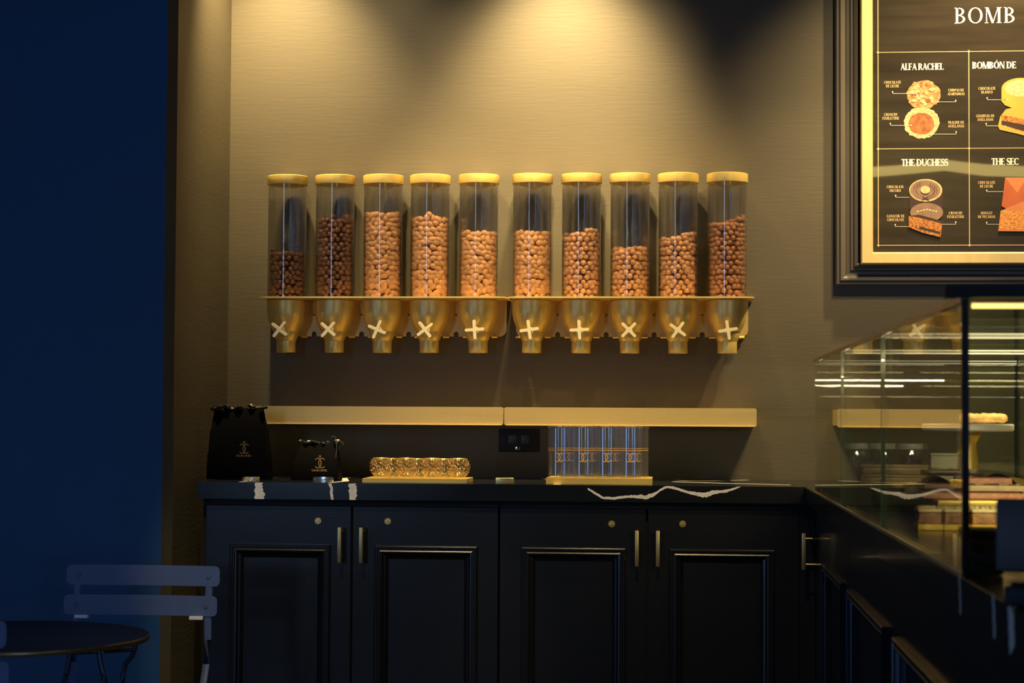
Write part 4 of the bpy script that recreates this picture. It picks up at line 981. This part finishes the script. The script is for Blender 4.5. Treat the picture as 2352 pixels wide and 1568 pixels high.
# ================================================================= bistro chair and table
def bistro_chair(loc, rz, lab, xw=.383):
    """local frame: x across the back, seat towards -y, origin on the floor below the back"""
    t = thing('bistro_chair', lab, 'chair', loc); t.rotation_euler = (0, 0, rz)
    hw = xw/2; base = Vector(loc)
    def part(g, name, m_, par=t, sm=40):
        o = g.build(name, m_, None, sm); o.parent = par; return o
    for (z0, z1, dx) in ((.772, .822, .0), (.698, .748, -.006)):
        g = G(); poly = 0
        pass
        bow = lambda x: -.014*(1-(x/hw)**2)*-1
        top_, bot_ = [], []
        # cut the slat into strips so that it can bow
        xs_ = [-hw, -hw+.0015, -hw+.004, -hw+.008, -hw+.013]+[(-hw+.013)+(2*hw-.026)*k/14 for k in range(1, 14)]+[hw-.013, hw-.008, hw-.004, hw-.0015, hw]
        def half(x):
            e = max(0, .013-min(x+hw, hw-x)); return math.sqrt(max(.013**2-e*e, 0))-.013+(z1-z0)/2
        zc = (z0+z1)/2
        rows = []
        for x in xs_:
            h_ = half(x); y = bow(x)
            rows.append([(x+dx, y-.0017, zc-h_), (x+dx, y-.0017, zc+h_), (x+dx, y+.0017, zc+h_), (x+dx, y+.0017, zc-h_)])
        vs_ = [p for r_ in rows for p in r_]
        g.add(vs_, [(j*4+i, j*4+(i+1) % 4, j*4+4+(i+1) % 4, j*4+4+i) for j in range(len(rows)-1) for i in range(4)]+[(0, 1, 2, 3), tuple((len(rows)-1)*4+i for i in (3, 2, 1, 0))])
        sl = part(g, 'back_slat', 'bistro')
        for sx in (-1, 1):
            g = G(); g.lathe([(.0062, -.0018), (.0062, -.0030), (.0048, -.0046), (.0034, -.0046), (.0030, -.0036), (.0001, -.0036)], 16, (sx*(hw-.029)+dx, bow(hw-.029), zc), axis='y')
            o = part(g, 'rivet', 'bistro', sl)
    for sx in (-1, 1):
        g = G(); x = sx*(hw-.027)
        g.tube([(x, .004, .80), (x-.004*1, .006, .70), (x-.004, .008, .64), (x-.006, .004, .58), (x-.010, -.03, .50), (x-.012, -.09, .44), (x-.012, -.22, .30), (x-.012, -.40, .012)], .009, 8, None, .0028)
        part(g, 'leg', 'bistro')
        g = G(); x2 = x-sx*.014
        g.tube([(x2, -.38, .452), (x2, -.30, .40), (x2, -.12, .20), (x2, .03, .012)], .007, 8, None, .003); part(g, 'leg', 'bistro')
        g = G(); xc = sx*(hw-.052)+(-.012 if sx < 0 else -.006); g.box(xc-.017, xc+.017, -.007, .004, .690, .6985, .001); part(g, 'clip', 'clip')
    for k in range(7):
        g = G(); y = -.07-k*.052; g.box(-hw+.02, hw-.02, y-.019, y+.019, .450, .455, .0015); part(g, 'seat_slat', 'bistro')
    g = G(); 
    for sx in (-1, 1): g.box(sx*(hw-.04)-.005, sx*(hw-.04)+.005, -.41, -.04, .441, .4495)
    part(g, 'seat_frame', 'bistro')
    g = G()
    for y, z in ((-.33, .11), (-.02, .07)): g.tube([(-hw+.04, y, z), (hw-.04, y, z)], .004, 8)
    part(g, 'stretcher', 'bistro')
    return t
cl = W(153, 1328, -1.02).x; cr = W(505, 1328, -1.02).x
print('chair', cl, cr, W(330, 1305, -1.02).z, W(330, 1420, -1.02).z)
bistro_chair(((cl+cr)/2, -1.02, 0), 0, 'navy metal folding bistro chair with two back slats behind the round table', cr-cl)
c2 = W(15, 1465, -2.3).x
bistro_chair((c2-.192, -2.3, 0), PI, 'dark bistro chair at the left edge, only two slat ends in view', .384)
tcx, tcy, tr = -1.47, -1.575, .302
t = thing('bistro_table', 'round black metal bistro table in front of the blue pillar', 'table', (tcx, tcy, 0))
g = G(); g.lathe([(.0001, .7085), (tr-.004, .7085), (tr-.001, .7095), (tr-.001, .7035), (.0001, .7035)], 96, (tcx, tcy, 0)); g.build('table_top', 'bistrotop', t, smooth=30)
g = G(); g.caps = False; g.lathe([(tr-.001, .7095), (tr+.001, .7100), (tr+.0022, .7085), (tr+.0022, .700), (tr+.001, .6985), (tr-.001, .7)], 96, (tcx, tcy, 0)); g.build('rim', 'bistroedge', t, smooth=60)
def px3(x, y, Y): return W(x, y, Y)
for pts, Y, fl in ((((162, 1488), (158, 1515), (152, 1545), (148, 1568)), -1.74, None), (((226, 1484), (229, 1515), (236, 1545), (241, 1568)), -1.66, None), (((312, 1470), (309, 1490), (302, 1508), (288, 1524), (283, 1545), (280, 1568)), -1.50, None)):
    P3 = [px3(x, y, Y) for x, y in pts]; P3[0].z = min(P3[0].z, .7030)
    d = P3[-1]-P3[-2]; k = (P3[-1].z-.012)/abs(d.z)
    e = P3[-1]+Vector((d.x*k*.35, (-.2 if Y < -1.6 else .15), 0)); e.z = .012; P3.append(e)
    g = G(); g.tube(P3, .006, 8); g.build('leg', 'bistrotop', t)
for px in (218, 236):
    p = px3(px, 1497, -1.668); g = G(); g.blob(p, (.0035, .0035, .0035), 2); g.build('bolt', 'chrome', t)
g = G(); g.tube([px3(160, 1500, -1.74), px3(310, 1492, -1.50)], .004, 8); g.build('cross_bar', 'bistrotop', t)
